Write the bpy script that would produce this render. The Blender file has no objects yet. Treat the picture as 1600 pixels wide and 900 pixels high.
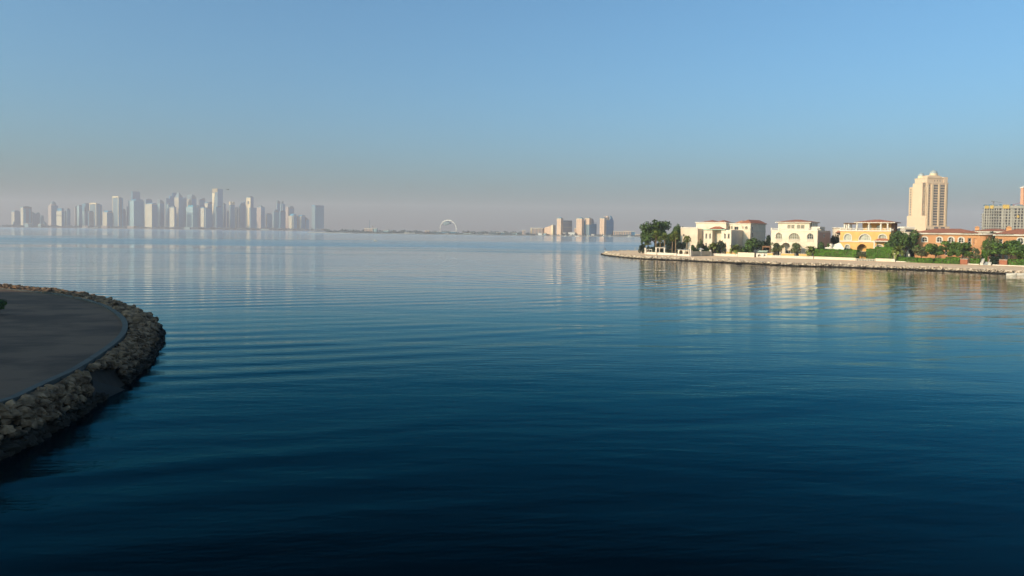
import bpy, math, random
from math import sin, cos, pi, radians, atan2, sqrt
from mathutils import Vector, Matrix, Euler
from mathutils.geometry import tessellate_polygon
random.seed(7)
sc = bpy.context.scene
COL = sc.collection

# ------------------------------------------------------------------ camera
F = 1200.0; CAMZ = 10.0
SHIFT = -46.0/1600
cam = bpy.data.cameras.new('camera'); cam.sensor_width = 36; cam.lens = 27.0
cam.shift_y = SHIFT; cam.clip_start = 0.3; cam.clip_end = 30000
camo = bpy.data.objects.new('camera', cam); COL.objects.link(camo)
RC = Euler((radians(90-2.0), 0, 0)).to_matrix() @ Matrix.Rotation(radians(0.716), 3, 'Z')
camo.matrix_world = Matrix.Translation((0, 0, CAMZ)) @ RC.to_4x4()
sc.camera = camo

def ray(px, py):
    return RC @ Vector(((px-800)/F, -(py-450)/F + SHIFT*1600/F, -1))
def gnd(px, py, z=0.0):
    d = ray(px, py); t = (z-CAMZ)/d.z
    return Vector((d.x*t, d.y*t, z))
def at(px, py, Y):
    d = ray(px, py); t = Y/d.y
    return Vector((d.x*t, Y, CAMZ+d.z*t))
def tof(px, py=365):
    d = ray(px, py); return d.x/d.y

# ------------------------------------------------------------------ light
SUN_EL = radians(23)
SH = Vector((-0.84, -0.54)).normalized()
w = bpy.data.worlds.new("World"); sc.world = w; w.use_nodes = True
nt = w.node_tree; sky = nt.nodes.new('ShaderNodeTexSky'); sky.sky_type = 'NISHITA'; sky.sun_disc = False
sky.sun_elevation = SUN_EL; sky.sun_rotation = atan2(SH.x, SH.y) % (2*pi)
sky.air_density = 0.85; sky.dust_density = 4.4; sky.ozone_density = 6.0; sky.altitude = 0
nt.nodes['Background'].inputs[1].default_value = 0.13
wbal = nt.nodes.new('ShaderNodeMix'); wbal.data_type = 'RGBA'; wbal.blend_type = 'MULTIPLY'; wbal.inputs[0].default_value = 1
wbal.inputs[7].default_value = (0.82, 1.12, 0.99, 1)
nt.links.new(sky.outputs[0], wbal.inputs[6]); nt.links.new(wbal.outputs[2], nt.nodes['Background'].inputs[0])
sl = bpy.data.lights.new('sun', 'SUN'); sl.energy = 2.75; sl.angle = radians(0.5); sl.color = (1.0, 0.75, 0.49)
so = bpy.data.objects.new('sun', sl); COL.objects.link(so)
so.rotation_euler = Vector((SH.x*cos(SUN_EL), SH.y*cos(SUN_EL), sin(SUN_EL))).to_track_quat('Z', 'Y').to_euler()
sc.view_settings.view_transform = 'Standard'; sc.view_settings.look = 'None'
sc.view_settings.gamma = 1; sc.view_settings.use_curve_mapping = False
sc.view_settings.exposure = 0.68
sc.cycles.use_denoising = True
sc.cycles.max_bounces = 6; sc.cycles.diffuse_bounces = 2; sc.cycles.glossy_bounces = 3
sc.cycles.volume_bounces = 0; sc.cycles.transparent_max_bounces = 4; sc.cycles.transmission_bounces = 2
sc.cycles.sample_clamp_indirect = 4

# ------------------------------------------------------------------ objects
def tag(o, label=None, cat=None, group=None, kind=None):
    if label: o['label'] = label
    if cat: o['category'] = cat
    if group: o['group'] = group
    if kind: o['kind'] = kind
    return o
def empty(name, loc, rz=0, label=None, cat=None, group=None):
    o = bpy.data.objects.new(name, None); COL.objects.link(o)
    o.location = loc; o.rotation_euler = (0, 0, rz); o.empty_display_size = .3
    return tag(o, label, cat, group)
def copy_tree(o, parent=None):
    c = o.copy(); COL.objects.link(c); c.parent = parent
    for ch in list(o.children): copy_tree(ch, c)
    return c
def inst(name, mesh, parent, loc=(0, 0, 0), scale=(1, 1, 1), rz=0):
    o = bpy.data.objects.new(name, mesh); COL.objects.link(o)
    o.parent = parent; o.location = loc; o.scale = scale; o.rotation_euler = (0, 0, rz)
    return o

class MB:
    def __init__(s): s.v = []; s.f = []; s.m = []; s.sm = []
    def add(s, vs, fs, mi=0, smooth=False):
        b = len(s.v); s.v += [tuple(p) for p in vs]
        for f in fs: s.f.append(tuple(i+b for i in f)); s.m.append(mi); s.sm.append(smooth)
        return s
    def box(s, x0, x1, y0, y1, z0, z1, mi=0):
        if x1 < x0: x0, x1 = x1, x0
        if y1 < y0: y0, y1 = y1, y0
        if z1 < z0: z0, z1 = z1, z0
        return s.add([(x0,y0,z0),(x1,y0,z0),(x1,y1,z0),(x0,y1,z0),(x0,y0,z1),(x1,y0,z1),(x1,y1,z1),(x0,y1,z1)],
              [(0,3,2,1),(4,5,6,7),(0,1,5,4),(1,2,6,5),(2,3,7,6),(3,0,4,7)], mi)
    def hexa(s, b, t, mi=0):          # bottom quad, top quad (CCW from above)
        return s.add(list(b)+list(t), [(0,3,2,1),(4,5,6,7),(0,1,5,4),(1,2,6,5),(2,3,7,6),(3,0,4,7)], mi)
    def prism(s, pts, z0, z1, mi=0, smooth=False):    # pts (x,y) CCW
        n = len(pts)
        vs = [(p[0],p[1],z0) for p in pts]+[(p[0],p[1],z1) for p in pts]
        s.add(vs, [tuple(range(n-1,-1,-1)), tuple(range(n,2*n))], mi)
        s.add(vs, [(i,(i+1)%n,n+(i+1)%n,n+i) for i in range(n)], mi, smooth)
        return s
    def profile(s, pts, y0, y1, mi=0):  # outline in x,z (CCW seen from -y), extruded along y
        n = len(pts)
        vs = [(p[0],y0,p[1]) for p in pts]+[(p[0],y1,p[1]) for p in pts]
        tri = tessellate_polygon([[Vector((p[0],p[1],0)) for p in pts]])
        for t in tri: s.add([vs[i] for i in t], [(0,1,2)], mi); s.add([vs[i+n] for i in t], [(2,1,0)], mi)
        s.add(vs, [(i,n+i,n+(i+1)%n,(i+1)%n) for i in range(n)], mi)
        return s
    def cyl(s, x, y, z0, z1, r0, r1=None, n=12, mi=0, smooth=True):
        if r1 is None: r1 = r0
        vs = [(x+r0*cos(2*pi*i/n), y+r0*sin(2*pi*i/n), z0) for i in range(n)]+[(x+r1*cos(2*pi*i/n), y+r1*sin(2*pi*i/n), z1) for i in range(n)]
        s.add(vs, [tuple(range(n-1,-1,-1)), tuple(range(n,2*n))], mi)
        s.add(vs, [(i,(i+1)%n,n+(i+1)%n,n+i) for i in range(n)], mi, smooth)
        return s
    def tube(s, pts, rs, n=6, mi=0):
        base = []; pts = [Vector(p) for p in pts]
        for k, p in enumerate(pts):
            d = (pts[min(k+1, len(pts)-1)]-pts[max(k-1, 0)]).normalized()
            a = d.orthogonal().normalized() if k == 0 else (a0-d*a0.dot(d)).normalized()
            a0 = a; b = d.cross(a); r = rs[k] if hasattr(rs, '__len__') else rs
            base += [p+(a*cos(2*pi*i/n)+b*sin(2*pi*i/n))*r for i in range(n)]
        fs = [(k*n+i, k*n+(i+1)%n, (k+1)*n+(i+1)%n, (k+1)*n+i) for k in range(len(pts)-1) for i in range(n)]
        m = len(pts)-1
        s.add(base, fs, mi, True)
        s.add([base[i] for i in range(n)], [tuple(range(n-1,-1,-1))], mi); s.add([base[m*n+i] for i in range(n)], [tuple(range(n))], mi)
        return s
    def dome(s, x, y, z, r, h, n=16, k=5, mi=0):
        vs = []; fs = []
        for j in range(k):
            a = j/k*pi/2
            vs += [(x+r*cos(a)*cos(2*pi*i/n), y+r*cos(a)*sin(2*pi*i/n), z+h*sin(a)) for i in range(n)]
        vs.append((x, y, z+h))
        for j in range(k-1): fs += [(j*n+i, j*n+(i+1)%n, (j+1)*n+(i+1)%n, (j+1)*n+i) for i in range(n)]
        fs += [((k-1)*n+i, (k-1)*n+(i+1)%n, k*n) for i in range(n)]
        return s.add(vs, fs, mi, True)
    def hip(s, x0, x1, y0, y1, z0, z1, mi=0, rx=None):
        w, d = x1-x0, y1-y0
        if rx is None: rx = min(w, d)/2
        if w >= d: r = [(x0+rx,(y0+y1)/2,z1),(x1-rx,(y0+y1)/2,z1)]
        else: r = [((x0+x1)/2,y0+rx,z1),((x0+x1)/2,y1-rx,z1)]
        vs = [(x0,y0,z0),(x1,y0,z0),(x1,y1,z0),(x0,y1,z0)]+r
        if w >= d: fs = [(0,1,5,4),(1,2,5),(2,3,4,5),(3,0,4),(0,3,2,1)]
        else: fs = [(0,1,4),(1,2,5,4),(2,3,5),(3,0,4,5),(0,3,2,1)]
        return s.add(vs, fs, mi)
    def panel(s, outer, holes, y0, th, mi=0):  # wall sheet in xz with openings, thickness to y0+th
        loops = [outer]+holes
        vv = [Vector((p[0], p[1], 0)) for l in loops for p in l]
        tri = tessellate_polygon([[Vector((p[0], p[1], 0)) for p in l] for l in loops])
        fr = [(v.x, y0, v.y) for v in vv]
        for t in tri:
            a, b, c = [vv[i] for i in t]
            if (b-a).cross(c-a).z < 0: t = (t[0], t[2], t[1])
            s.add([fr[i] for i in t], [(0,1,2)], mi)
        for l in loops:
            n = len(l); vs = [(p[0],y0,p[1]) for p in l]+[(p[0],y0+th,p[1]) for p in l]
            s.add(vs, [(i,(i+1)%n,n+(i+1)%n,n+i) for i in range(n)], mi)
        return s
    def ring(s, loop, k, y0, y1, mi=0):        # border inside a loop
        cx = (min(p[0] for p in loop)+max(p[0] for p in loop))/2; cz = (min(p[1] for p in loop)+max(p[1] for p in loop))/2
        hw = (max(p[0] for p in loop)-min(p[0] for p in loop))/2; hh = (max(p[1] for p in loop)-min(p[1] for p in loop))/2
        inn = [(cx+(p[0]-cx)*(1-k/hw), cz+(p[1]-cz)*(1-k/hh)) for p in loop]; n = len(loop)
        for i in range(n):
            a, b, c, d = loop[i], loop[(i+1)%n], inn[(i+1)%n], inn[i]
            s.add([(a[0],y0,a[1]),(b[0],y0,b[1]),(c[0],y0,c[1]),(d[0],y0,d[1]),(a[0],y1,a[1]),(b[0],y1,b[1]),(c[0],y1,c[1]),(d[0],y1,d[1])],
                  [(0,1,2,3),(3,2,6,7),(1,0,4,5)], mi)
        return s
    def mesh(s, name, mats):
        me = bpy.data.meshes.new(name); me.from_pydata(s.v, [], s.f)
        if not isinstance(mats, (list, tuple)): mats = [mats]
        for m in mats: me.materials.append(m)
        me.polygons.foreach_set('material_index', s.m); me.polygons.foreach_set('use_smooth', s.sm)
        me.update(); return me
    def build(s, name, mats, parent=None, loc=(0, 0, 0)):
        return inst(name, s.mesh(name, mats), parent, loc)

# ------------------------------------------------------------------ materials
def new_mat(name):
    m = bpy.data.materials.new(name); m.use_nodes = True
    return m, m.node_tree, m.node_tree.nodes['Principled BSDF']
def mat(name, c, rough=0.8, var=0.12, scale=0.5, bump=0.0, bscale=8, metal=0, c2=None, spec=0.3, stretch=(1,1,1), isl=0.0, thr=(.35,.65), coat=0):
    m, nt, b = new_mat(name); N = nt.nodes; L = nt.links
    c = tuple(c); c2 = tuple(c2) if c2 else tuple(x*(1-var*2) for x in c)
    tc = N.new('ShaderNodeTexCoord'); mp = N.new('ShaderNodeMapping'); mp.inputs['Scale'].default_value = stretch
    L.new(tc.outputs['Object'], mp.inputs[0])
    no = N.new('ShaderNodeTexNoise'); no.inputs['Scale'].default_value = scale; no.inputs['Detail'].default_value = 6; no.inputs['Roughness'].default_value = .6
    L.new(mp.outputs[0], no.inputs['Vector'])
    mr = N.new('ShaderNodeMapRange'); mr.inputs[1].default_value = thr[0]; mr.inputs[2].default_value = thr[1]; L.new(no.outputs[0], mr.inputs[0])
    mx = N.new('ShaderNodeMix'); mx.data_type = 'RGBA'; mx.inputs[6].default_value = (*c, 1); mx.inputs[7].default_value = (*c2, 1)
    L.new(mr.outputs[0], mx.inputs[0]); out = mx.outputs[2]
    if isl:
        ge = N.new('ShaderNodeNewGeometry'); m2 = N.new('ShaderNodeMapRange'); m2.inputs[3].default_value = 1-isl; m2.inputs[4].default_value = 1+isl
        L.new(ge.outputs['Random Per Island'], m2.inputs[0])
        hs = N.new('ShaderNodeHueSaturation'); L.new(m2.outputs[0], hs.inputs['Value']); L.new(out, hs.inputs['Color']); out = hs.outputs[0]
    L.new(out, b.inputs['Base Color'])
    b.inputs['Roughness'].default_value = rough; b.inputs['Metallic'].default_value = metal
    b.inputs['Specular IOR Level'].default_value = spec
    if bump:
        n2 = N.new('ShaderNodeTexNoise'); n2.inputs['Scale'].default_value = bscale; n2.inputs['Detail'].default_value = 5; L.new(mp.outputs[0], n2.inputs['Vector'])
        bp = N.new('ShaderNodeBump'); bp.inputs['Strength'].default_value = bump; bp.inputs['Distance'].default_value = 0.05
        L.new(n2.outputs[0], bp.inputs['Height']); L.new(bp.outputs[0], b.inputs['Normal'])
    return m

# ------------------------------------------------------------------ water
def water_mat():
    m, nt, b = new_mat('sea_water'); N = nt.nodes; L = nt.links
    tc = N.new('ShaderNodeTexCoord')
    def noise(sx, sy, rot, detail=2, rough=.5, dist=0.0):
        mp = N.new('ShaderNodeMapping'); mp.vector_type = 'TEXTURE'; mp.inputs['Rotation'].default_value = (0, 0, radians(rot)); mp.inputs['Scale'].default_value = (sx, sy, 1)
        L.new(tc.outputs['Object'], mp.inputs[0])
        n = N.new('ShaderNodeTexNoise'); n.noise_dimensions = '2D'; n.inputs['Scale'].default_value = 1; n.inputs['Detail'].default_value = detail
        n.inputs['Roughness'].default_value = rough; n.inputs['Distortion'].default_value = dist
        L.new(mp.outputs[0], n.inputs['Vector']); return n.outputs[0]
    def math_(op, a, bb):
        n = N.new('ShaderNodeMath'); n.operation = op
        for i, x in enumerate((a, bb)):
            if isinstance(x, (int, float)): n.inputs[i].default_value = x
            else: L.new(x, n.inputs[i])
        return n.outputs[0]
    patch = noise(420, 110, 4, 3, .55, .4)
    pr = N.new('ShaderNodeMapRange'); pr.inputs[1].default_value = .40; pr.inputs[2].default_value = .62; pr.inputs[3].default_value = .45; pr.inputs[4].default_value = 1.0
    L.new(patch, pr.inputs[0]); pv = pr.outputs[0]
    swell = math_('MULTIPLY', noise(17, 5.5, 15, 1, .4, .4), 0.125)
    swell2 = math_('MULTIPLY', noise(12, 2.6, -7, 2, .5, .2), 0.042)
    rip = math_('MULTIPLY', noise(2.6, 0.75, 5, 2, .5), 0.024)
    fine = math_('MULTIPLY', noise(.5, .2, 12, 2, .6), 0.012)
    small = math_('MULTIPLY', math_('ADD', rip, fine), pv)
    h = math_('ADD', math_('ADD', swell, swell2), small)
    # long curved wake rings spreading from the bay behind the headland
    mp = N.new('ShaderNodeMapping'); mp.vector_type = 'POINT'; mp.inputs['Location'].default_value = (95, -270, 0); L.new(tc.outputs['Object'], mp.inputs[0])
    wv = N.new('ShaderNodeTexWave'); wv.wave_type = 'RINGS'; wv.rings_direction = 'Z'; wv.inputs['Scale'].default_value = .072; wv.inputs['Distortion'].default_value = 5.5
    wv.inputs['Detail'].default_value = 1.5; wv.inputs['Detail Scale'].default_value = .25; L.new(mp.outputs[0], wv.inputs['Vector'])
    mask = N.new('ShaderNodeMapRange'); mask.inputs[1].default_value = .38; mask.inputs[2].default_value = .68; L.new(noise(70, 26, 10, 2), mask.inputs[0])
    ring = math_('MULTIPLY', math_('MULTIPLY', wv.outputs['Fac'], mask.outputs[0]), 0.07)
    h = math_('ADD', h, ring)
    bp = N.new('ShaderNodeBump'); bp.inputs['Distance'].default_value = 1.0; bp.inputs['Strength'].default_value = 1.0; L.new(h, bp.inputs['Height'])
    b2 = N.new('ShaderNodeBump'); b2.inputs['Distance'].default_value = .55; b2.inputs['Strength'].default_value = 1.0; L.new(h, b2.inputs['Height'])
    lw = N.new('ShaderNodeLayerWeight'); L.new(b2.outputs[0], lw.inputs['Normal'])     # Facing: 1 - cos
    cosv = math_('SUBTRACT', 1.0, lw.outputs['Facing'])
    cr = N.new('ShaderNodeValToRGB'); e = cr.color_ramp.elements
    stops = [(0, (.97, .97, .97)), (.03, (.97, .95, .93)), (.055, (.88, .87, .85)), (.085, (.46, .63, .66)), (.115, (.20, .40, .44)), (.19, (.028, .140, .172)), (.27, (.006, .054, .072)), (.40, (.0004, .0090, .0125)), (1, (.0002, .004, .0055))]
    e[0].position = 0; e[0].color = (*stops[0][1], 1); e[1].position = 1; e[1].color = (*stops[-1][1], 1)
    for p, c in stops[1:-1]: q = e.new(p); q.color = (*c, 1)
    # a wind-ruffled band far out in the bay
    sp = N.new('ShaderNodeSeparateXYZ'); L.new(tc.outputs['Object'], sp.inputs[0])
    yy = math_('ADD', sp.outputs[1], math_('MULTIPLY', noise(260, 60, 3, 3), 420))
    band = N.new('ShaderNodeMapRange'); band.interpolation_type = 'SMOOTHSTEP'; band.inputs[1].default_value = 520; band.inputs[2].default_value = 680; L.new(yy, band.inputs[0])
    bnd2 = N.new('ShaderNodeMapRange'); bnd2.interpolation_type = 'SMOOTHSTEP'; bnd2.inputs[1].default_value = 820; bnd2.inputs[2].default_value = 1150; bnd2.inputs[3].default_value = 1; bnd2.inputs[4].default_value = 0; L.new(yy, bnd2.inputs[0])
    bv = math_('MULTIPLY', band.outputs[0], bnd2.outputs[0])
    L.new(math_('ADD', cosv, math_('MULTIPLY', bv, .045)), cr.inputs[0])
    N.remove(b)
    g = N.new('ShaderNodeBsdfGlossy'); L.new(cr.outputs[0], g.inputs['Color']); L.new(bp.outputs[0], g.inputs['Normal'])
    r = N.new('ShaderNodeMapRange'); r.inputs[3].default_value = .012; r.inputs[4].default_value = .09; L.new(pv, r.inputs[0]); far = N.new('ShaderNodeMapRange'); far.inputs[1].default_value = 700; far.inputs[2].default_value = 2600; far.inputs[4].default_value = .11; L.new(sp.outputs[1], far.inputs[0])
    L.new(math_('ADD', math_('ADD', r.outputs[0], far.outputs[0]), math_('MULTIPLY', bv, .10)), g.inputs['Roughness'])
    d = N.new('ShaderNodeBsdfDiffuse'); d.inputs['Color'].default_value = (0.0001, 0.0015, 0.003, 1)
    ads = N.new('ShaderNodeAddShader'); L.new(g.outputs[0], ads.inputs[0]); L.new(d.outputs[0], ads.inputs[1])
    L.new(ads.outputs[0], N['Material Output'].inputs['Surface'])
    return m
WATER = water_mat()
wb = MB(); wb.add([(-6900,-500,0),(6900,-500,0),(6900,6900,0),(-6900,6900,0)], [(0,1,2,3)])
tag(wb.build('water', WATER), kind='structure')

# ------------------------------------------------------------------ haze
hm = bpy.data.materials.new('haze'); hm.use_nodes = True; hn = hm.node_tree
hn.nodes.remove(hn.nodes['Principled BSDF'])
hv = hn.nodes.new('ShaderNodeVolumePrincipled'); hv.inputs['Color'].default_value = (0.98, 0.885, 0.93, 1)
hv.inputs['Density'].default_value = 1.65e-4; hv.inputs['Anisotropy'].default_value = 0.0
hn.links.new(hv.outputs[0], hn.nodes['Material Output'].inputs['Volume'])
hb = MB(); hb.box(-7000, 7000, -600, 7000, -3, 240)
tag(hb.build('haze', hm), kind='stuff')
# ================================================================== land
GZ = 1.0       # peninsula ground height
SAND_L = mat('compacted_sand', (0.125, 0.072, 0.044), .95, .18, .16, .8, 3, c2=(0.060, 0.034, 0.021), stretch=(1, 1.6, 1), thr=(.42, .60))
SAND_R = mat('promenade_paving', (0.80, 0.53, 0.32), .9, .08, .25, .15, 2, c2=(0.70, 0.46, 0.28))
GARD = mat('garden_soil', (0.16, 0.13, 0.08), .95, .3, .3, .3, 3, c2=(0.06, 0.085, 0.03))
LEAFF = mat('hazed_foliage', (.12, .15, .16), .8, .2, .02)  # greyed and bluish: distance haze put into the leaf colour
DIRT = mat('hazed_land', (0.24, 0.25, 0.26), .95, .2, .02)  # lighter and bluer so the land colour carries some haze
CONC = mat('pale_concrete', (0.30, 0.31, 0.31), .85, .15, .8, .4, 10)
KERBM = mat('kerb_stone', (0.085, 0.085, 0.075), .9, .15, 1.2, .3, 8)

def rock_mat(name='limestone_rock', ca=(.045, .025, .014, 1), cb=(.28, .17, .095, 1), lo=.85):
    m, nt, b = new_mat(name); N = nt.nodes; L = nt.links
    tc = N.new('ShaderNodeTexCoord'); ge = N.new('ShaderNodeNewGeometry'); oi = N.new('ShaderNodeObjectInfo')
    no = N.new('ShaderNodeTexNoise'); no.inputs['Scale'].default_value = 1.7; no.inputs['Detail'].default_value = 7; L.new(ge.outputs['Position'], no.inputs['Vector'])
    cr = N.new('ShaderNodeValToRGB'); cr.color_ramp.elements[0].position = .32; cr.color_ramp.elements[1].position = .68
    cr.color_ramp.elements[0].color = ca; cr.color_ramp.elements[1].color = cb; L.new(no.outputs[0], cr.inputs[0])
    sx = N.new('ShaderNodeSeparateXYZ'); L.new(ge.outputs['Position'], sx.inputs[0])
    ad = N.new('ShaderNodeMath'); ad.operation = 'MULTIPLY_ADD'; ad.inputs[1].default_value = .5; L.new(no.outputs[0], ad.inputs[0]); L.new(sx.outputs[2], ad.inputs[2])
    mr = N.new('ShaderNodeMapRange'); mr.inputs[1].default_value = lo; mr.inputs[2].default_value = lo+.26; L.new(ad.outputs[0], mr.inputs[0])
    mx = N.new('ShaderNodeMix'); mx.data_type = 'RGBA'; mx.inputs[6].default_value = (.020, .017, .012, 1)
    L.new(cr.outputs[0], mx.inputs[7]); L.new(mr.outputs[0], mx.inputs[0])
    hs = N.new('ShaderNodeHueSaturation'); m2 = N.new('ShaderNodeMapRange'); m2.inputs[3].default_value = .7; m2.inputs[4].default_value = 1.3
    L.new(ge.outputs['Random Per Island'], m2.inputs[0]); L.new(m2.outputs[0], hs.inputs['Value']); L.new(mx.outputs[2], hs.inputs['Color'])
    L.new(hs.outputs[0], b.inputs['Base Color']); b.inputs['Roughness'].default_value = .9; b.inputs['Specular IOR Level'].default_value = .2
    n2 = N.new('ShaderNodeTexNoise'); n2.inputs['Scale'].default_value = 6; n2.inputs['Detail'].default_value = 8; L.new(ge.outputs['Position'], n2.inputs['Vector'])
    bp = N.new('ShaderNodeBump'); bp.inputs['Strength'].default_value = .9; bp.inputs['Distance'].default_value = .12; L.new(n2.outputs[0], bp.inputs['Height']); L.new(bp.outputs[0], b.inputs['Normal'])
    return m
ROCK = rock_mat(); ROCKS = rock_mat('shore_limestone', (.26, .18, .12, 1), (.74, .58, .42, 1), .60)

def resample(pts, step):
    out = [pts[0]]; acc = 0
    for a, b in zip(pts, pts[1:]):
        n = max(1, int((b-a).length/step))
        for i in range(1, n+1): out.append(a.lerp(b, i/n))
    return out
def smooth(pts, it=2):
    for _ in range(it):
        q = [pts[0]]
        for a, b in zip(pts, pts[1:]): q += [a.lerp(b, .25), a.lerp(b, .75)]
        q.append(pts[-1]); pts = q
    return pts
def ribbon(name, A, B, m, kind='structure', skirt=None):
    mb = MB(); n = len(A)
    mb.add(list(A)+list(B), [(i, i+1, n+i+1, n+i) for i in range(n-1)])
    if skirt is not None:
        C = [Vector((p.x, p.y, skirt)) for p in B]
        mb.add(list(B)+C, [(i, i+1, n+i+1, n+i) for i in range(n-1)])
    return tag(mb.build(name, m), kind=kind)

# --- left headland: kerb line and waterline
KZ = 1.8
kp = [(0,451.5),(38,455),(79,459.3),(94.5,461),(132,468.7),(160.6,477),(179.5,487.6),(191.8,498),(196.5,509),(193.6,520.7),(185,532),(166,547),(132,570),(106,585),(75.6,598),(32,618.6),(0,635.6)]
kerb = [gnd(x, y, KZ) for x, y in kp]
kerb = [Vector((-330, 150, KZ)), Vector((-160, 122, KZ))]+kerb+[Vector((-34, 18, KZ)), Vector((-52, -8, KZ)), Vector((-60, -60, KZ))]
wp = [(0,447.8),(57,451.5),(121,460),(181,474),(208,485),(234,500),(251,513),(257,532),(251,545),(238,565),(219,586),(180,613),(151,631),(123,653),(92,672),(56,693),(18,714),(0,724)]
wl = [gnd(x, y, 0) for x, y in wp]
wl = [Vector((-330, 166, 0)), Vector((-160, 135, 0))]+wl+[Vector((-26, 16, 0)), Vector((-44, -12, 0)), Vector((-50, -60, 0))]
def uniform(pts, n):
    L = [0]
    for a, b in zip(pts, pts[1:]): L.append(L[-1]+(b-a).length)
    out = []; k = 0
    for i in range(n):
        s = L[-1]*i/(n-1)
        while k < len(pts)-2 and L[k+1] < s: k += 1
        out.append(pts[k].lerp(pts[k+1], min(1, (s-L[k])/max(1e-6, L[k+1]-L[k]))))
    return out
ks = smooth(kerb, 2); NK = 360
KU = uniform(ks, NK)
WS = uniform(smooth(wl, 2), 900)
WU = []          # nearest waterline point matched by normal direction
for i, p in enumerate(KU):
    q = min(WS, key=lambda r: (r.xy-p.xy).length)
    WU.append(q)
# head land body
mb = MB()
inner = [Vector((p.x, p.y, KZ)) for p in KU]
ctr = Vector((-150, 40, KZ)); n = len(inner)
loop = [(p.x, p.y) for p in inner]+[(-330, -60)]
tri = tessellate_polygon([[Vector((x, y, 0)) for x, y in loop]])
for t in tri:
    a, b, c = [Vector((*loop[i], 0)) for i in t]
    if (b-a).cross(c-a).z < 0: t = t[::-1]
    mb.add([(loop[i][0], loop[i][1], KZ) for i in t], [(0,1,2)])
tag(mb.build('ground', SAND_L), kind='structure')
# kerb: real step, joints every ~3 m
mb = MB()
nrm = []
for i, p in enumerate(KU):
    d = (KU[min(i+1, NK-1)]-KU[max(i-1, 0)]); d.z = 0; d.normalize(); nrm.append(Vector((-d.y, d.x, 0)) if (WU[i]-p).dot(Vector((-d.y, d.x, 0))) > 0 else Vector((d.y, -d.x, 0)))
for i in range(NK-1):
    a, b, na, nb = KU[i], KU[i+1], nrm[i], nrm[i+1]
    g = 0.02*(b-a)
    pts = [a+g-na*.2, b-g-nb*.2, b-g+nb*.2, a+g+na*.2]
    z0, z1 = Vector((0, 0, -.5)), Vector((0, 0, .14))
    mb.hexa([p+z0 for p in pts][::-1], [p+z1 for p in pts][::-1])
tag(mb.build('kerb', KERBM), kind='structure')
# slope under the rocks
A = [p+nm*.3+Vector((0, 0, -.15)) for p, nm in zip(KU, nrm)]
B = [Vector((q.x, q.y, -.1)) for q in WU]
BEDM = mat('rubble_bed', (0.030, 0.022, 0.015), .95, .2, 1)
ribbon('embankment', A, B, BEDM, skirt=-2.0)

def rock_mesh(seed, sub=2, squash=.7):
    import bmesh
    r = random.Random(seed); bm = bmesh.new(); bmesh.ops.create_icosphere(bm, subdivisions=sub, radius=.5)
    from mathutils import noise as NZ
    off = Vector((r.uniform(0, 50), r.uniform(0, 50), r.uniform(0, 50)))
    planes = [(Vector((r.gauss(0,1), r.gauss(0,1), r.gauss(0,1))).normalized(), r.uniform(.26, .40)) for _ in range(7)]
    for v in bm.verts:
        p = v.co.copy()
        for nn, dd in planes:
            e = p.dot(nn)-dd
            if e > 0: p -= nn*e
        p *= 1+.34*NZ.noise(p*3.1+off)+.16*NZ.noise(p*8+off)
        p.z *= squash; v.co = p
    me = bpy.data.meshes.new('boulder'); bm.to_mesh(me); bm.free(); me.materials.append(ROCK)
    me.polygons.foreach_set('use_smooth', [False]*len(me.polygons))
    return me
RM = [rock_mesh(i, 3 if i < 5 else 2) for i in range(10)]
RR = random.Random(21)
def notch(px_pt):   # the drain gap in the armour
    return None
NA = (gnd(140, 583, 1.6), gnd(192, 598, 0.2))
rocks = []
i = 0.0; cum = [0]
for a, b in zip(KU, KU[1:]): cum.append(cum[-1]+(b-a).length)
def at_s(s, u):
    k = 0
    lo, hi = 0, NK-1
    while hi-lo > 1:
        m_ = (lo+hi)//2
        if cum[m_] <= s: lo = m_
        else: hi = m_
    t = (s-cum[lo])/max(1e-6, cum[lo+1]-cum[lo])
    A_ = (KU[lo]+nrm[lo]*.5).lerp(KU[lo+1]+nrm[lo+1]*.5, t); B_ = WU[lo].lerp(WU[lo+1], t)
    p = A_.lerp(B_, u); wdt = (B_-A_).length
    return p, wdt
s = 0.0
def seg_dist(p, a, b):
    ab = (b-a).xy; t = max(0, min(1, (p.xy-a.xy).dot(ab)/ab.length_squared)); return (p.xy-(a.xy+ab*t)).length
while s < cum[-1]-1:
    p0, wd = at_s(s, 0)
    far = p0.length
    size = .47 if far < 75 else .8
    k = max(3, int(wd/(size*.62)))
    for j in range(k+1):
        u = (j+RR.uniform(-.35, .35))/k
        p, _ = at_s(min(cum[-1]-1, max(0, s+RR.uniform(-.4, .4)*size)), max(-.02, min(.90, u)))
        if seg_dist(p, *NA) < .5: continue
        uu = max(0, min(1, u)); z = 1.68*(1-uu**1.9)-.08+RR.uniform(-.12, .16)
        sz = size*RR.choice((.6, .8, 1.0, 1.2, 1.45))*RR.uniform(.85, 1.15)
        rocks.append((p.x, p.y, z, sz, RR.randrange(10), RR.uniform(0, 6.28), RR.uniform(-.5, .5), RR.uniform(-.5, .5)))
    s += size*.60
def vis(r):
    x, y = r[0], r[1]
    return y > 28 and x/y > -.69
def shown(r): return r[3]/max(1, sqrt(r[0]**2+r[1]**2)) if vis(r) else 0
rocks.sort(key=shown, reverse=True)
for r in rocks[:300]:
    o = bpy.data.objects.new('boulder', RM[r[4]]); COL.objects.link(o)
    o.location = r[:3]; o.scale = (r[3]*1.25, r[3], r[3]); o.rotation_euler = (r[6], r[7], r[5])
    tag(o, 'rough limestone boulder packed among others on the shaded bank of the left headland', 'boulder', 'armour boulders along the near headland')
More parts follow.
